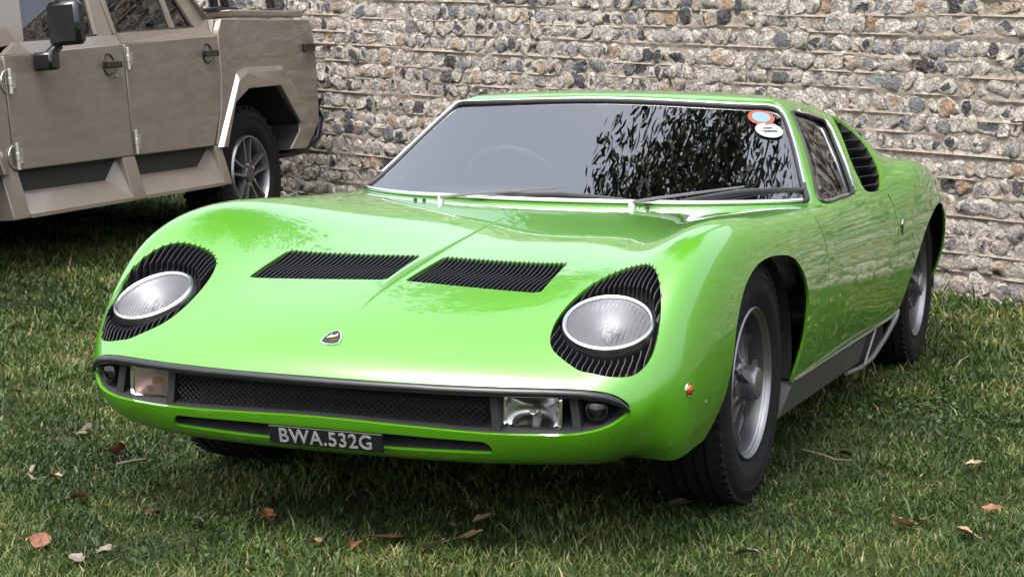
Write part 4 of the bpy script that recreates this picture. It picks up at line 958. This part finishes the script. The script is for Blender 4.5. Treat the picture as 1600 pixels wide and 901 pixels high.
# sills with the duct ahead of the rear wheel
for sg in (1, -1):
    prof = [(.806, .268), (.800, .247), (.778, .165), (.74, .145), (.60, .145), (.60, .268)]
    mb = MB(); V = []; xs = [(-.455, -.375), (-.50, -.46), (-1.0, -1.0), (-1.45, -1.45), (-1.52, -1.52)]
    for xa, xb in xs:
        for y, z in prof:
            t = (.268-z)/.123; V.append((xa+(xb-xa)*t, y*sg, z))
    k = len(prof); mb.add(V, [(i*k+j, i*k+(j+1) % k, (i+1)*k+(j+1) % k, (i+1)*k+j) for i in range(len(xs)-1) for j in range(k)]+[tuple(range(k)), tuple(range((len(xs)-1)*k, len(xs)*k))])
    sl = mb.build('sill', M['sill_grey'], car, 30)
    mb = MB(); mb.tube([(x, (.807)*sg, .268+.006*max(0, (-x-1.6)/.4)) for x in np.linspace(-.455, -2.02, 12)], .004, 6); mb.build('sill_strip', M['steel'], sl, 60)
    mb = MB(); mb.box((-1.78, .70*sg, .21), (.52, .12, .13)); mb.build('duct_back', M['black_matt'], sl, 0)
    mb = MB(); mb.tube([(-1.30, .782*sg, .158), (-1.50, .79*sg, .150), (-1.66, .795*sg, .160), (-1.85, .803*sg, .205), (-2.0, .812*sg, .262), (-2.03, .815*sg, .285)], [.007, .009, .010, .010, .011, .008], 8); mb.build('duct_frame', M['arm'], sl, 60)
    mb = MB(); mb.tube([(-1.52, .797*sg, .155), (-1.66, .805*sg, .262)], .005, 6); mb.build('duct_bar', M['arm'], sl, 60)

# door latch marks
for sg in (1, -1):
    q, n = lside(-1.835, .605); mb = MB(); mb.prism([(-.012, -.026), (.010, -.018), (.014, .012), (0, .028), (-.010, .016)], -.006, .004, 'xz'); mb.build('door_latch', M['black_gloss'], car, 30, Matrix.Translation((q[0], q[1]*sg, q[2])))

# underbody and wheel housings
mb = MB(); mb.box((-.03, 0, .36), (1.05, 1.06, .34)); mb.box((-1.25, 0, .27), (1.6, 1.44, .22)); mb.box((-2.45, 0, .40), (1.3, 1.06, .40)); mb.box((.45, 0, .245), (.30, .96, .05)); mb.build('underbody', M['black_matt'], car, 0)
for x in (0., -2.46):
    for sg in (1, -1):
        mb = MB(); V = []; F = []; n_ = 24
        for k in range(n_+1):
            a = math.radians(-8+196*k/n_)
            for y in (.50, .80): V.append((x+math.cos(a)*.445, y*sg, .33+math.sin(a)*(.345 if math.sin(a) > 0 else .40)))
        F = [(2*k, 2*k+1, 2*k+3, 2*k+2) for k in range(n_)]
        mb.add(V, F); mb.build('wheel_housing', M['black_matt'], car, 60)
# cabin
mb = MB(); mb.box((-.98, 0, .66), (.42, 1.34, .13), Euler((0, -.06, 0)).to_matrix(), .04); dash = mb.build('dashboard', M['leather'], car, 40)
MB().box((-.92, -.35, .735), (.22, .36, .06), None, .025).build('instrument_hood', M['leather'], dash, 40)
sw = empty('steering_wheel'); sw.parent = car; ST = frame((-1.20, -.36, .735), (-.85, 0, .52))
mb = MB(); mb.tube([(.175*math.cos(a), .175*math.sin(a), 0) for a in np.linspace(0, 2*math.pi, 40, endpoint=False)], .013, 8, closed=True); mb.build('wheel_rim', M['leather'], sw, 60, ST)
mb = MB()
for a in (0, math.pi, -math.pi/2): mb.box((.085*math.cos(a), .085*math.sin(a), -.01), (.17, .03, .004), Euler((0, 0, a)).to_matrix())
mb.lathe([(.0001, .004), (.03, .002), (.035, -.02)], 20, 'z'); mb.build('wheel_spokes', M['steel'], sw, 30, ST)
for y in (.34, -.36):
    s_ = empty('seat'); s_.parent = car
    mb = MB(); mb.box((-1.62, y, .66), (.14, .44, .56), Euler((0, -.42, 0)).to_matrix(), .06); mb.build('backrest', M['leather'], s_, 50)
    MB().box((-1.36, y, .42), (.46, .44, .14), None, .05).build('cushion', M['leather'], s_, 50)
    MB().box((-1.76, y, .93), (.10, .24, .15), Euler((0, -.35, 0)).to_matrix(), .05).build('headrest', M['leather'], s_, 50)
MB().lathe([(.0001, 0), (.06, .004), (.062, .012), (.0001, .03)], 20, 'x', (-1.10, 0, .985)).build('rear_view_mirror', M['black_satin'], car, 60)

# wheels
def car_wheel(x, sg):
    w = empty('wheel', (x, .706*sg, .33)); w.parent = car
    S_ = Matrix.Diagonal((1, sg, 1, 1))
    def b(mb, name, mat, sm=35): return mb.build(name, mat, w, sm, S_)
    R0, hw = .322, .104
    prof = [(.198, -.085), (.218, -.098), (.256, -.106), (.289, -.103), (.311, -.090), (.320, -.074)]
    for g in (-.05, -.018, .018, .05): prof += [(.3225, g-.0045), (.3135, g-.0035), (.3135, g+.0035), (.3225, g+.0045)]
    prof += [(.320, .074), (.311, .090), (.289, .103), (.282, .1045), (.279, .1025), (.256, .106), (.240, .1045), (.237, .1025), (.218, .098), (.198, .085)]
    ty = b(MB().lathe(prof, 72), 'tyre', M['tyre'], 35)
    mb = MB(); n_ = 64
    for k in range(n_):
        a = 2*math.pi*k/n_
        for yy in (-.084, .084):
            c = Vector((math.cos(a)*.3125, yy, math.sin(a)*.3125)); mb.box(c, (.012, .024, .0165), Euler((0, -a, 0)).to_matrix())
    tb = b(mb, 'tread_blocks', M['tyre'], 0); tb['kind'] = 'stuff'
    b(MB().lathe([(.190, -.06), (.180, .02), (.182, .066), (.186, .078)], 64), 'rim', M['wheel_dark'])
    b(MB().lathe([(.186, .078), (.189, .084), (.192, .0845), (.194, .090), (.199, .097), (.203, .093), (.200, .083)], 64), 'rim_lip', M['magnesium'])
    b(MB().lathe([(.184, .045), (.172, .020), (.15, .012), (.13, .016), (.112, .028), (.09, .036), (.06, .038), (.0001, .038)], 56), 'wheel_disc', M['wheel_dark'])
    for k in range(10):
        a = 2*math.pi*k/10; mb = MB(); ca, sa = math.cos(a), math.sin(a); V = []
        for r, wd, y0, y1 in ((.058, .012, .040, .072), (.10, .009, .030, .060), (.15, .009, .016, .048), (.181, .014, .014, .052)):
            for s2, yy in ((-1, y0), (1, y0), (.6, y1), (-.6, y1)): V.append((r*ca-s2*wd*sa*.62, yy, r*sa+s2*wd*ca*.62))
        mb.add(V, [(i*4+j, i*4+(j+1) % 4, i*4+4+(j+1) % 4, i*4+4+j) for i in range(3) for j in range(4)]+[(0, 1, 2, 3), (12, 13, 14, 15)]); b(mb, 'spoke', M['magnesium'])
    b(MB().lathe([(.064, .03), (.062, .066), (.055, .072), (.046, .075), (.044, .108), (.040, .113), (.030, .115), (.0001, .114)], 40), 'hub', M['magnesium'])
    mb = MB()
    for k in range(3):
        a = 2*math.pi*k/3+.5; ca, sa = math.cos(a), math.sin(a)
        V = []
        for r, wd, y0, y1 in ((.036, .017, .082, .104), (.066, .012, .080, .094), (.088, .008, .078, .088)):
            for s2, yy in ((-1, y0), (1, y0), (1, y1), (-1, y1)): V.append((r*ca-s2*wd*sa, yy, r*sa+s2*wd*ca))
        mb.add(V, [(i*4+j, i*4+(j+1) % 4, i*4+4+(j+1) % 4, i*4+4+j) for i in range(2) for j in range(4)]+[(0, 1, 2, 3), (8, 9, 10, 11)])
    mb.lathe([(.030, .080), (.047, .080), (.047, .104), (.030, .106)], 24)
    b(mb, 'spinner', M['magnesium'])
for x in (0., -2.504):
    for sg in (1, -1): car_wheel(x, sg)

# ------------------------------------------------------------------ beige off-road truck
truck = empty('off_road_truck')
tag(truck, 'boxy beige four-door off-road pickup truck parked in front of the flint wall', 'truck')
TF = Vector((0.99884, 0.04095, -0.02496)); TN = Vector((-0.0390, 0.9962, 0.0776)); TV = Vector((0.0281, -0.0766, 0.9967))
TO = Vector((-4.641, -3.328, .154))
truck.matrix_world = Matrix(((TF.x, TN.x, TV.x, TO.x), (TF.y, TN.y, TV.y, TO.y), (TF.z, TN.z, TV.z, TO.z), (0, 0, 0, 1)))
K = .955; TW = 1.86
def tp(l, v): return (-l*K, v*K+.39)
def tpoly(ps): return [tp(*p) for p in ps]
def bevel(o, w=.008, seg=2):
    md = o.modifiers.new('edge', 'BEVEL'); md.width = w; md.segments = seg; md.limit_method = 'ANGLE'; md.angle_limit = math.radians(35); md.use_clamp_overlap = True
    return o
def tpr(name, ps, y0, y1, mat='beige', parent=None, bv=.006, tf=None):
    return bevel(MB().prism(tpoly(ps), y0, y1, 'xz', tf).build(name, M[mat], parent or truck, 30), bv) if bv else MB().prism(tpoly(ps), y0, y1, 'xz', tf).build(name, M[mat], parent or truck, 30)
ARCH = [(-.372, .186), (-.225, .44), (-.05, .515), (.367, .521), (.655, .276), (.637, .224), (.49, .12)]
FAR = [(-2.62, .19), (-2.72, .42), (-2.88, .515), (-3.28, .515), (-3.5, .33), (-3.5, .19)]
# inner tub, closed body behind the outer panels
tub = [(-4.25, .15), (-3.5, .15)]+FAR[::-1]+[(-2.5, .205), (-.45, .205), (-.372, .187)]+ARCH[1:]+[(.70, .12), (.91, .28), (.94, .52), (.93, .80), (.90, .93), (-.28, .93), (-.32, .82), (-1.35, .78), (-2.45, .73), (-4.15, .70), (-4.25, .55)]
tpr('tub', tub, -TW+.04, -.04, 'beige', None, 0)
MB().prism(tpoly([(-3.6, .05), (.55, .05), (.55, .50), (-3.6, .50)]), -TW+.42, -.42, 'xz').build('chassis', M['black_matt'], truck, 0)
for y0, y1, near in ((-.04, 0, 1), (-TW, -TW+.04, 0)):
    tpr('front_wing', [(-4.2, .16), (-3.5, .16)]+FAR[::-1]+[(-2.455, .19), (-2.452, .737), (-4.1, .70), (-4.2, .55)], y0, y1)
    d1 = tpr('front_door', [(-2.440, .202), (-1.368, .202), (-1.370, .667), (-1.362, .797), (-2.445, .752)], y0, y1)
    d2 = tpr('rear_door', [(-1.360, .202), (-.485, .200), (-.36, .42), (-.325, .60), (-.325, .836), (-1.354, .798)], y0, y1)
    tpr('rear_quarter', [(-.445, .203), (-.372, .186)]+ARCH[1:]+[(.715, .11), (.927, .271), (.958, .519), (.951, .808), (.912, .928), (-.262, .932), (-.318, .845), (-.318, .60), (-.352, .42)], y0, y1)
    # flare round the rear arch, standing proud and tapering into the panel
    s_ = 1 if near else -1; yb = 0 if near else -TW
    inn = ARCH[:5]; out = [(-.445, .19), (-.135, .618), (-.045, .642), (.46, .645), (.80, .34)]
    V = [(*tp(*p)[:1], yb+.03*s_*(1 if i < 4 else .2), tp(*p)[1]) for i, p in enumerate(inn)]
    mid = [(a[0]*.25+b[0]*.75, a[1]*.25+b[1]*.75) for a, b in zip(inn, out)]
    V += [(tp(*p)[0], yb+.03*s_*(1, 1, 1, .55, .1)[i], tp(*p)[1]) for i, p in enumerate(mid)]
    V += [(tp(*p)[0], yb+.001*s_, tp(*p)[1]) for p in out] + [(tp(*p)[0], yb-.03*s_, tp(*p)[1]) for p in inn]
    bevel(MB().add(V, [(r*5+i, r*5+i+1, (r+1)*5+i+1, (r+1)*5+i) for r in (0, 1) for i in range(4)]+[(15+i, 16+i, 1+i, i) for i in range(4)]).build('arch_flare', M['beige'], truck, 20), .006)
    inn = FAR[:5]; V = [(tp(*p)[0], yb+.055*s_, tp(*p)[1]) for p in inn]+[(tp(a, b)[0], yb+.001*s_, tp(a, b)[1]) for a, b in ((-2.49, .19), (-2.62, .50), (-2.80, .64), (-3.36, .64), (-3.66, .33))]+[(tp(*p)[0], yb-.03*s_, tp(*p)[1]) for p in inn]
    MB().add(V, [(i, i+1, 6+i, 5+i) for i in range(4)]+[(10+i, 11+i, 1+i, i) for i in range(4)]).build('arch_flare', M['beige'], truck, 20)
    # running board with two step recesses
    sb = empty('running_board'); sb.parent = truck
    def yo(d): return yb+d*s_
    for (a0, a1, a1b) in ((-2.425, -1.484, -1.604), (-1.356, -.486, -.635)):
        V = [(*tp(a0, .2)[:1], yo(-.04), tp(a0, .2)[1]), (tp(a1, .2)[0], yo(-.04), tp(a1, .2)[1]), (tp(a1b, .092)[0], yo(-.04), tp(a1b, .092)[1]), (tp(a0, .096)[0], yo(-.04), tp(a0, .096)[1])]
        MB().add(V, [(0, 1, 2, 3)]).build('recess_panel', M['olive'], sb, 0)
        V = [(tp(a0, .096)[0], yo(-.04), tp(a0, .096)[1]), (tp(a1b, .092)[0], yo(-.04), tp(a1b, .092)[1]), (tp(a1-.005, -.012)[0], yo(.045), tp(a1, -.012)[1]), (tp(a0, -.012)[0], yo(.045), tp(a0, -.012)[1]), (tp(a0, -.03)[0], yo(.045), tp(a0, -.03)[1]), (tp(a1-.005, -.03)[0], yo(.045), tp(a1, -.03)[1]), (tp(a1b, -.03)[0], yo(-.3), tp(a1b, -.03)[1]), (tp(a0, -.03)[0], yo(-.3), tp(a0, -.03)[1])]
        MB().add(V, [(0, 1, 2, 3), (3, 2, 5, 4), (4, 5, 6, 7)]).build('step_tread', M['beige'], sb, 0)
        V = [(tp(a1, .2)[0], yo(-.04), tp(a1, .2)[1]), (tp(a1, .2)[0], yo(.0), tp(a1, .2)[1]), (tp(a1-.005, -.012)[0], yo(.045), tp(a1, -.012)[1]), (tp(a1b, .092)[0], yo(-.04), tp(a1b, .092)[1])]
        MB().add(V, [(0, 1, 2, 3)]).build('step_gusset', M['beige'], sb, 0)
    for a0, a1 in ((-2.56, -2.425), (-1.484, -1.356), (-.486, -.40)):
        V = []
        for v_, d_ in ((.2, .0), (-.012, .045), (-.03, .045), (-.03, -.3), (.2, -.3)):
            for a in (a0, a1): V.append((tp(a, v_)[0], yo(d_), tp(a, v_)[1]))
        bevel(MB().add(V, [(0, 1, 3, 2), (2, 3, 5, 4), (4, 5, 7, 6), (6, 7, 9, 8), (8, 9, 1, 0), (0, 2, 4, 6, 8), (1, 3, 5, 7, 9)]).build('step_post', M['beige'], sb, 20), .005)
    # greenhouse side: belt band, pillars, glass
    def th(p): return (p[0], p[1]-s_*(.04+max(0, p[2]-tp(0, .80)[1])*.30) if True else p[1], p[2])
    tpr('belt_band', [(-2.445, .752), (-1.362, .797), (-1.365, .848), (-2.30, .815)], yb-.03*s_, yb, 'beige', d1, 0, lambda p: (p[0], p[1]-s_*max(0, p[2]-tp(0, .775)[1])*.6, p[2]))
    tpr('belt_band', [(-1.354, .798), (-.325, .836), (-.40, .888), (-1.354, .856)], yb-.03*s_, yb, 'beige', d2, 0, lambda p: (p[0], p[1]-s_*max(0, p[2]-tp(0, .82)[1])*.6, p[2]))
    g0, g1 = (yb-.03*s_, yb) if near else (yb, yb+.03)
    tpr('pillar', [(-2.43, .79), (-2.19, .817), (-1.98, 1.33), (-2.16, 1.33)], g0, g1, 'beige', d1, .004, th)
    tpr('pillar', [(-1.525, .84), (-1.37, .845), (-1.37, 1.33), (-1.44, 1.33)], g0, g1, 'beige', d1, .004, th)
    tpr('pillar', [(-1.352, .850), (-1.322, .853), (-1.30, 1.33), (-1.362, 1.33)], g0, g1, 'beige', d2, .004, th)
    tpr('quarter_bar', [(-.722, .875), (-.688, .88), (-.688, 1.33), (-.722, 1.33)], g0, g1, 'beige', d2, .003, th)
    tpr('rear_pillar', [(-.472, .885), (-.33, .84), (-.28, .93), (-.42, 1.33), (-.70, 1.33)], g0, g1, 'beige', truck, .006, th)
    tpr('roof_rail', [(-2.2, 1.28), (-.6, 1.28), (-.6, 1.38), (-2.1, 1.38)], g0, g1, 'beige', truck, .006, th)
    h0, h1 = (yb-.026*s_, yb-.018*s_) if near else (yb+.018, yb+.026)
    tpr('door_window', [(-2.22, .812), (-1.50, .84), (-1.42, 1.32), (-2.0, 1.32)], h0, h1, 'truck_glass', d1, 0, th)
    tpr('door_window', [(-1.335, .850), (-.71, .875), (-.71, 1.32), (-1.33, 1.32)], h0, h1, 'truck_glass', d2, 0, th)
    tpr('quarter_window', [(-.70, .877), (-.46, .886), (-.68, 1.32), (-.70, 1.32)], h0, h1, 'truck_glass', d2, 0, th)
    MB().tube([(*th((tp(a, b)[0], yb, tp(a, b)[1])),) for a, b in ((-2.2, .820), (-1.53, .848))], .006, 6).build('window_seal', M['trim_black'], d1, 0)
    MB().tube([(*th((tp(a, b)[0], yb, tp(a, b)[1])),) for a, b in ((-1.33, .857), (-.48, .889))], .006, 6).build('window_seal', M['trim_black'], d2, 0)
    # handles, hinges
    for (a, b), dr in (((-1.517, .690), d1), ((-.459, .732), d2)):
        x, z = tp(a, b); hd = MB(); hd.box((x, yb+.026*s_, z), (.135, .022, .036), None, .008); hd.box((x+.05, yb+.010*s_, z), (.03, .03, .03), None, .004); hd.box((x-.05, yb+.010*s_, z), (.03, .03, .03), None, .004)
        hd.build('door_handle', M['black_satin'], dr, 30)
        MB().lathe([(.047, .0), (.049, .006), (.055, .006), (.056, 0)], 28, 'y', (x+.012, yb, z)).build('handle_ring', M['trim_black'], dr, 60)
    x, z = tp(-1.475, .63); MB().lathe([(.0001, .012), (.009, .011), (.010, 0)], 14, 'y', (x, yb, z)).build('door_lock', M['bolt'], d1, 60) if near else None
    for a, b, hl, dr, rd in ((-2.432, .627, .11, d1, 1), (-2.434, .268, .12, d1, 1), (-1.352, .717, .11, d2, 0), (-1.350, .274, .12, d2, 0)):
        x, z = tp(a, b); mb = MB(); mb.lathe([(.0001, -hl/2), (.011, -hl/2), (.011, -.018), (.013, -.016), (.013, .016), (.011, .018), (.011, hl/2), (.0001, hl/2+.006)], 14, 'z', (x, yb+.014*s_, z)); mb.box((x-.026, yb+.006*s_, z), (.05, .008, hl*.6), None, .002); mb.build('hinge', M['bolt'], dr, 40)
        if rd:
            mb = MB(); mb.tube([(x+.012+.048*math.cos(t), yb+.008*s_, z+.052*math.sin(t)) for t in np.linspace(.5*math.pi, 1.5*math.pi, 12)][::-1], .004, 6); mb.tube([(x+.06*math.cos(t), yb+.006*s_, z+.055*math.sin(t)) for t in np.linspace(-1.2, 1.2, 10)], .004, 6); mb.build('hinge_bracket', M['bolt'], dr, 60)
    x, z = tp(.845, .747); MB().box((x, yb+.012*s_, z), (.15, .02, .052), None, .008).build('side_reflector', M['black_gloss'], truck, 30)
for yb, s_ in ((0, 1), (-TW, -1)):
    for ar in (ARCH, [(a, b) for a, b in FAR]):
        mid_ = (sum(a for a, b in ar)/len(ar), .30); ps = [(a+(mid_[0]-a)*.012, b+(mid_[1]-b)*.012-.004) for a, b in ar]; n_ = len(ps)
        V = [(tp(*p)[0], yb-.012*s_, tp(*p)[1]) for p in ps]+[(tp(*p)[0], yb-.44*s_, tp(*p)[1]) for p in ps]
        MB().add(V, [(i, i+1, n_+i+1, n_+i) for i in range(n_-1)]+[tuple(range(n_, 2*n_))]).build('wheel_housing', M['black_matt'], truck, 0)
# cab core, roof, windscreen
MB().prism(tpoly([(-2.15, .76), (-.42, .82), (-.66, 1.30), (-1.98, 1.30)]), -TW+.28, -.28, 'xz').build('cabin', M['black_matt'], truck, 0)
bevel(MB().prism(tpoly([(-2.12, 1.345), (-.60, 1.345), (-.62, 1.40), (-2.05, 1.40)]), -TW+.16, -.16, 'xz').build('roof', M['beige'], truck, 30), .02)
V = [(tp(-2.46, .80)[0], -.10, tp(0, .80)[1]), (tp(-2.46, .80)[0], -TW+.10, tp(0, .80)[1]), (tp(-2.08, 1.33)[0], -TW+.24, tp(0, 1.33)[1]), (tp(-2.08, 1.33)[0], -.24, tp(0, 1.33)[1])]
MB().add(V, [(0, 1, 2, 3)]).build('windscreen', M['screen_glass'], truck, 0)
MB().tube([(V[0][0]+.01, -.075, V[0][2]-.02), (V[3][0]+.01, -.215, V[3][2])], .022, 8).build('screen_pillar', M['beige'], truck, 60)
MB().tube([(V[1][0]+.01, -TW+.075, V[1][2]-.02), (V[2][0]+.01, -TW+.215, V[2][2])], .022, 8).build('screen_pillar', M['beige'], truck, 60)
V = [(tp(-.33, .84)[0], y, tp(0, .93)[1]) for y in (-.04, -TW+.04)]+[(tp(-.60, 1.33)[0], y, tp(0, 1.33)[1]) for y in (-TW+.2, -.2)]
MB().add(V, [(0, 1, 2, 3)]).build('cab_back', M['beige'], truck, 0)
bevel(MB().prism(tpoly([(-4.15, .72), (-2.40, .775), (-2.36, .80), (-4.1, .755)]), -TW+.12, -.12, 'xz').build('bonnet', M['beige'], truck, 30), .012)
gb = bevel(MB().box((tp(-4.26, 0)[0], -TW/2, tp(0, .45)[1]), (.06, TW*.86, .46), None, .01).build('grille_panel', M['black_satin'], truck, 30), .004)
for y in (-.42, -TW+.42): MB().lathe([(.0001, .03), (.08, .02), (.10, 0)], 28, 'x', (tp(-4.29, 0)[0], y, tp(0, .50)[1])).build('headlamp', M['reflector'], truck, 60)
MB().box((tp(-4.36, 0)[0], -TW/2, tp(0, .12)[1]), (.14, TW*.98, .18), None, .03).build('front_bumper', M['black_satin'], truck, 30)
# bed rail slabs and roll bar
for y in (-.13, -TW+.13): bevel(tpr('bed_rail', [(-.03, .945), (.915, .945), (.925, .990), (-.06, .990)], y-.09, y+.09, 'beige', truck, 0), .012)
for y in (-.16, -TW+.16):
    rb = empty('roll_bar_leg'); rb.parent = truck
    for a0, a1 in ((-.02, -.10), (.12, .02), (.72, .66)):
        MB().tube([(tp(a0, .99)[0], y, tp(0, .985)[1]), (tp(a1, 1.35)[0], y, tp(0, 1.35)[1])], .028, 10).build('bar', M['black_gloss'], rb, 60)
        MB().box((tp(a0, .99)[0], y, tp(0, 1.0)[1]), (.12, .10, .02), None, .004).build('bar_foot', M['black_gloss'], rb, 30)
mb = MB()
mb.tube([(tp(a, b)[0], y, tp(0, b)[1]) for a, b, y in ((.985, .42, -.03), (1.0, .30, -.03), (.96, .17, -.05), (.82, .10, -.09), (.6, .08, -.2))], .035, 8, flat=.8); mb.build('rear_bumper', M['black_satin'], truck, 60)
# door mirror
mr = empty('door_mirror'); mr.parent = truck
x0, z0 = tp(-2.10, .893); MB().box((x0, .135, z0), (.075, .172, .205), None, .022).build('mirror_head', M['black_gloss'], mr, 40)
x1, z1 = tp(-2.175, .715); MB().box((x1, .055, z1), (.085, .10, .085), None, .012).build('mirror_base', M['black_gloss'], mr, 40)
MB().tube([(x1, .062, z1+.02), (x0-.005, .075, z0-.10), (x0, .085, z0-.06)], .026, 8).build('mirror_arm', M['black_gloss'], mr, 60)
# wheels
def truck_wheel(x, y, sg):
    w = empty('wheel', (x, y, .39)); w.parent = truck; S_ = Matrix.Diagonal((1, sg, 1, 1)); r = .39
    def b(mb, name, mat, sm=35): return mb.build(name, mat, w, sm, S_)
    b(MB().lathe([(.232, -.22), (.26, -.25), (.33, -.262), (.372, -.245), (.39, -.215), (.39, -.045), (.374, -.012), (.35, .002), (.33, .006), (.326, .002), (.30, .006), (.262, .004), (.25, -.004), (.232, -.02)], 72), 'tyre', M['tyre'])
    mb = MB()
    for k in range(60):
        a = 2*math.pi*k/60
        for yy in (-.04, -.09, -.17, -.225): mb.box((math.cos(a)*.391, yy, math.sin(a)*.391), (.016, .036, .022), Euler((0, -a, .25 if k % 2 else -.25)).to_matrix())
        if k % 2: mb.box((math.cos(a)*.372, -.010, math.sin(a)*.372), (.030, .014, .020), Euler((0, -a, 0)).to_matrix())
    b(mb, 'tread_blocks', M['tyre'], 0)['kind'] = 'stuff'
    b(MB().lathe([(.222, -.2), (.200, -.1), (.206, -.02), (.214, -.004), (.222, -.004), (.226, -.012), (.232, -.02)], 64), 'rim', M['magnesium'])
    b(MB().lathe([(.205, -.10), (.0001, -.11)], 40), 'wheel_back', M['black_matt'])
    for k in range(10):
        a = 2*math.pi*(k//2)/5+(.17 if k % 2 else -.17)+.3; ca, sa = math.cos(a), math.sin(a); V = []
        a2 = 2*math.pi*(k//2)/5+.3; off = (.028 if k % 2 else -.028)
        for rr, wd, y0, y1, o2 in ((.045, .018, -.06, -.022, off*.8), (.12, .013, -.065, -.018, off*1.05), (.212, .015, -.06, -.012, off*1.6)):
            for s2, yy in ((-1, y0), (1, y0), (.7, y1), (-.7, y1)): V.append((rr*math.cos(a2)-(o2+s2*wd*.7)*math.sin(a2), yy, rr*math.sin(a2)+(o2+s2*wd*.7)*math.cos(a2)))
        b(MB().add(V, [(i*4+j, i*4+(j+1) % 4, i*4+4+(j+1) % 4, i*4+4+j) for i in range(2) for j in range(4)]+[(0, 1, 2, 3), (8, 9, 10, 11)]), 'spoke', M['magnesium'])
    b(MB().lathe([(.075, -.07), (.072, -.028), (.05, -.024), (.046, -.012), (.0001, -.010)], 32), 'hub_cap', M['wheel_dark'])
    for k in range(5):
        a = 2*math.pi*k/5; b(MB().lathe([(.0001, -.012), (.009, -.013), (.010, -.03)], 8, 'y', (.058*math.cos(a), 0, .058*math.sin(a))), 'lug_nut', M['bolt'])
for xx in (tp(.02, 0)[0], tp(-3.08, 0)[0]):
    truck_wheel(xx, -.035, 1); truck_wheel(xx, -TW+.035, -1)
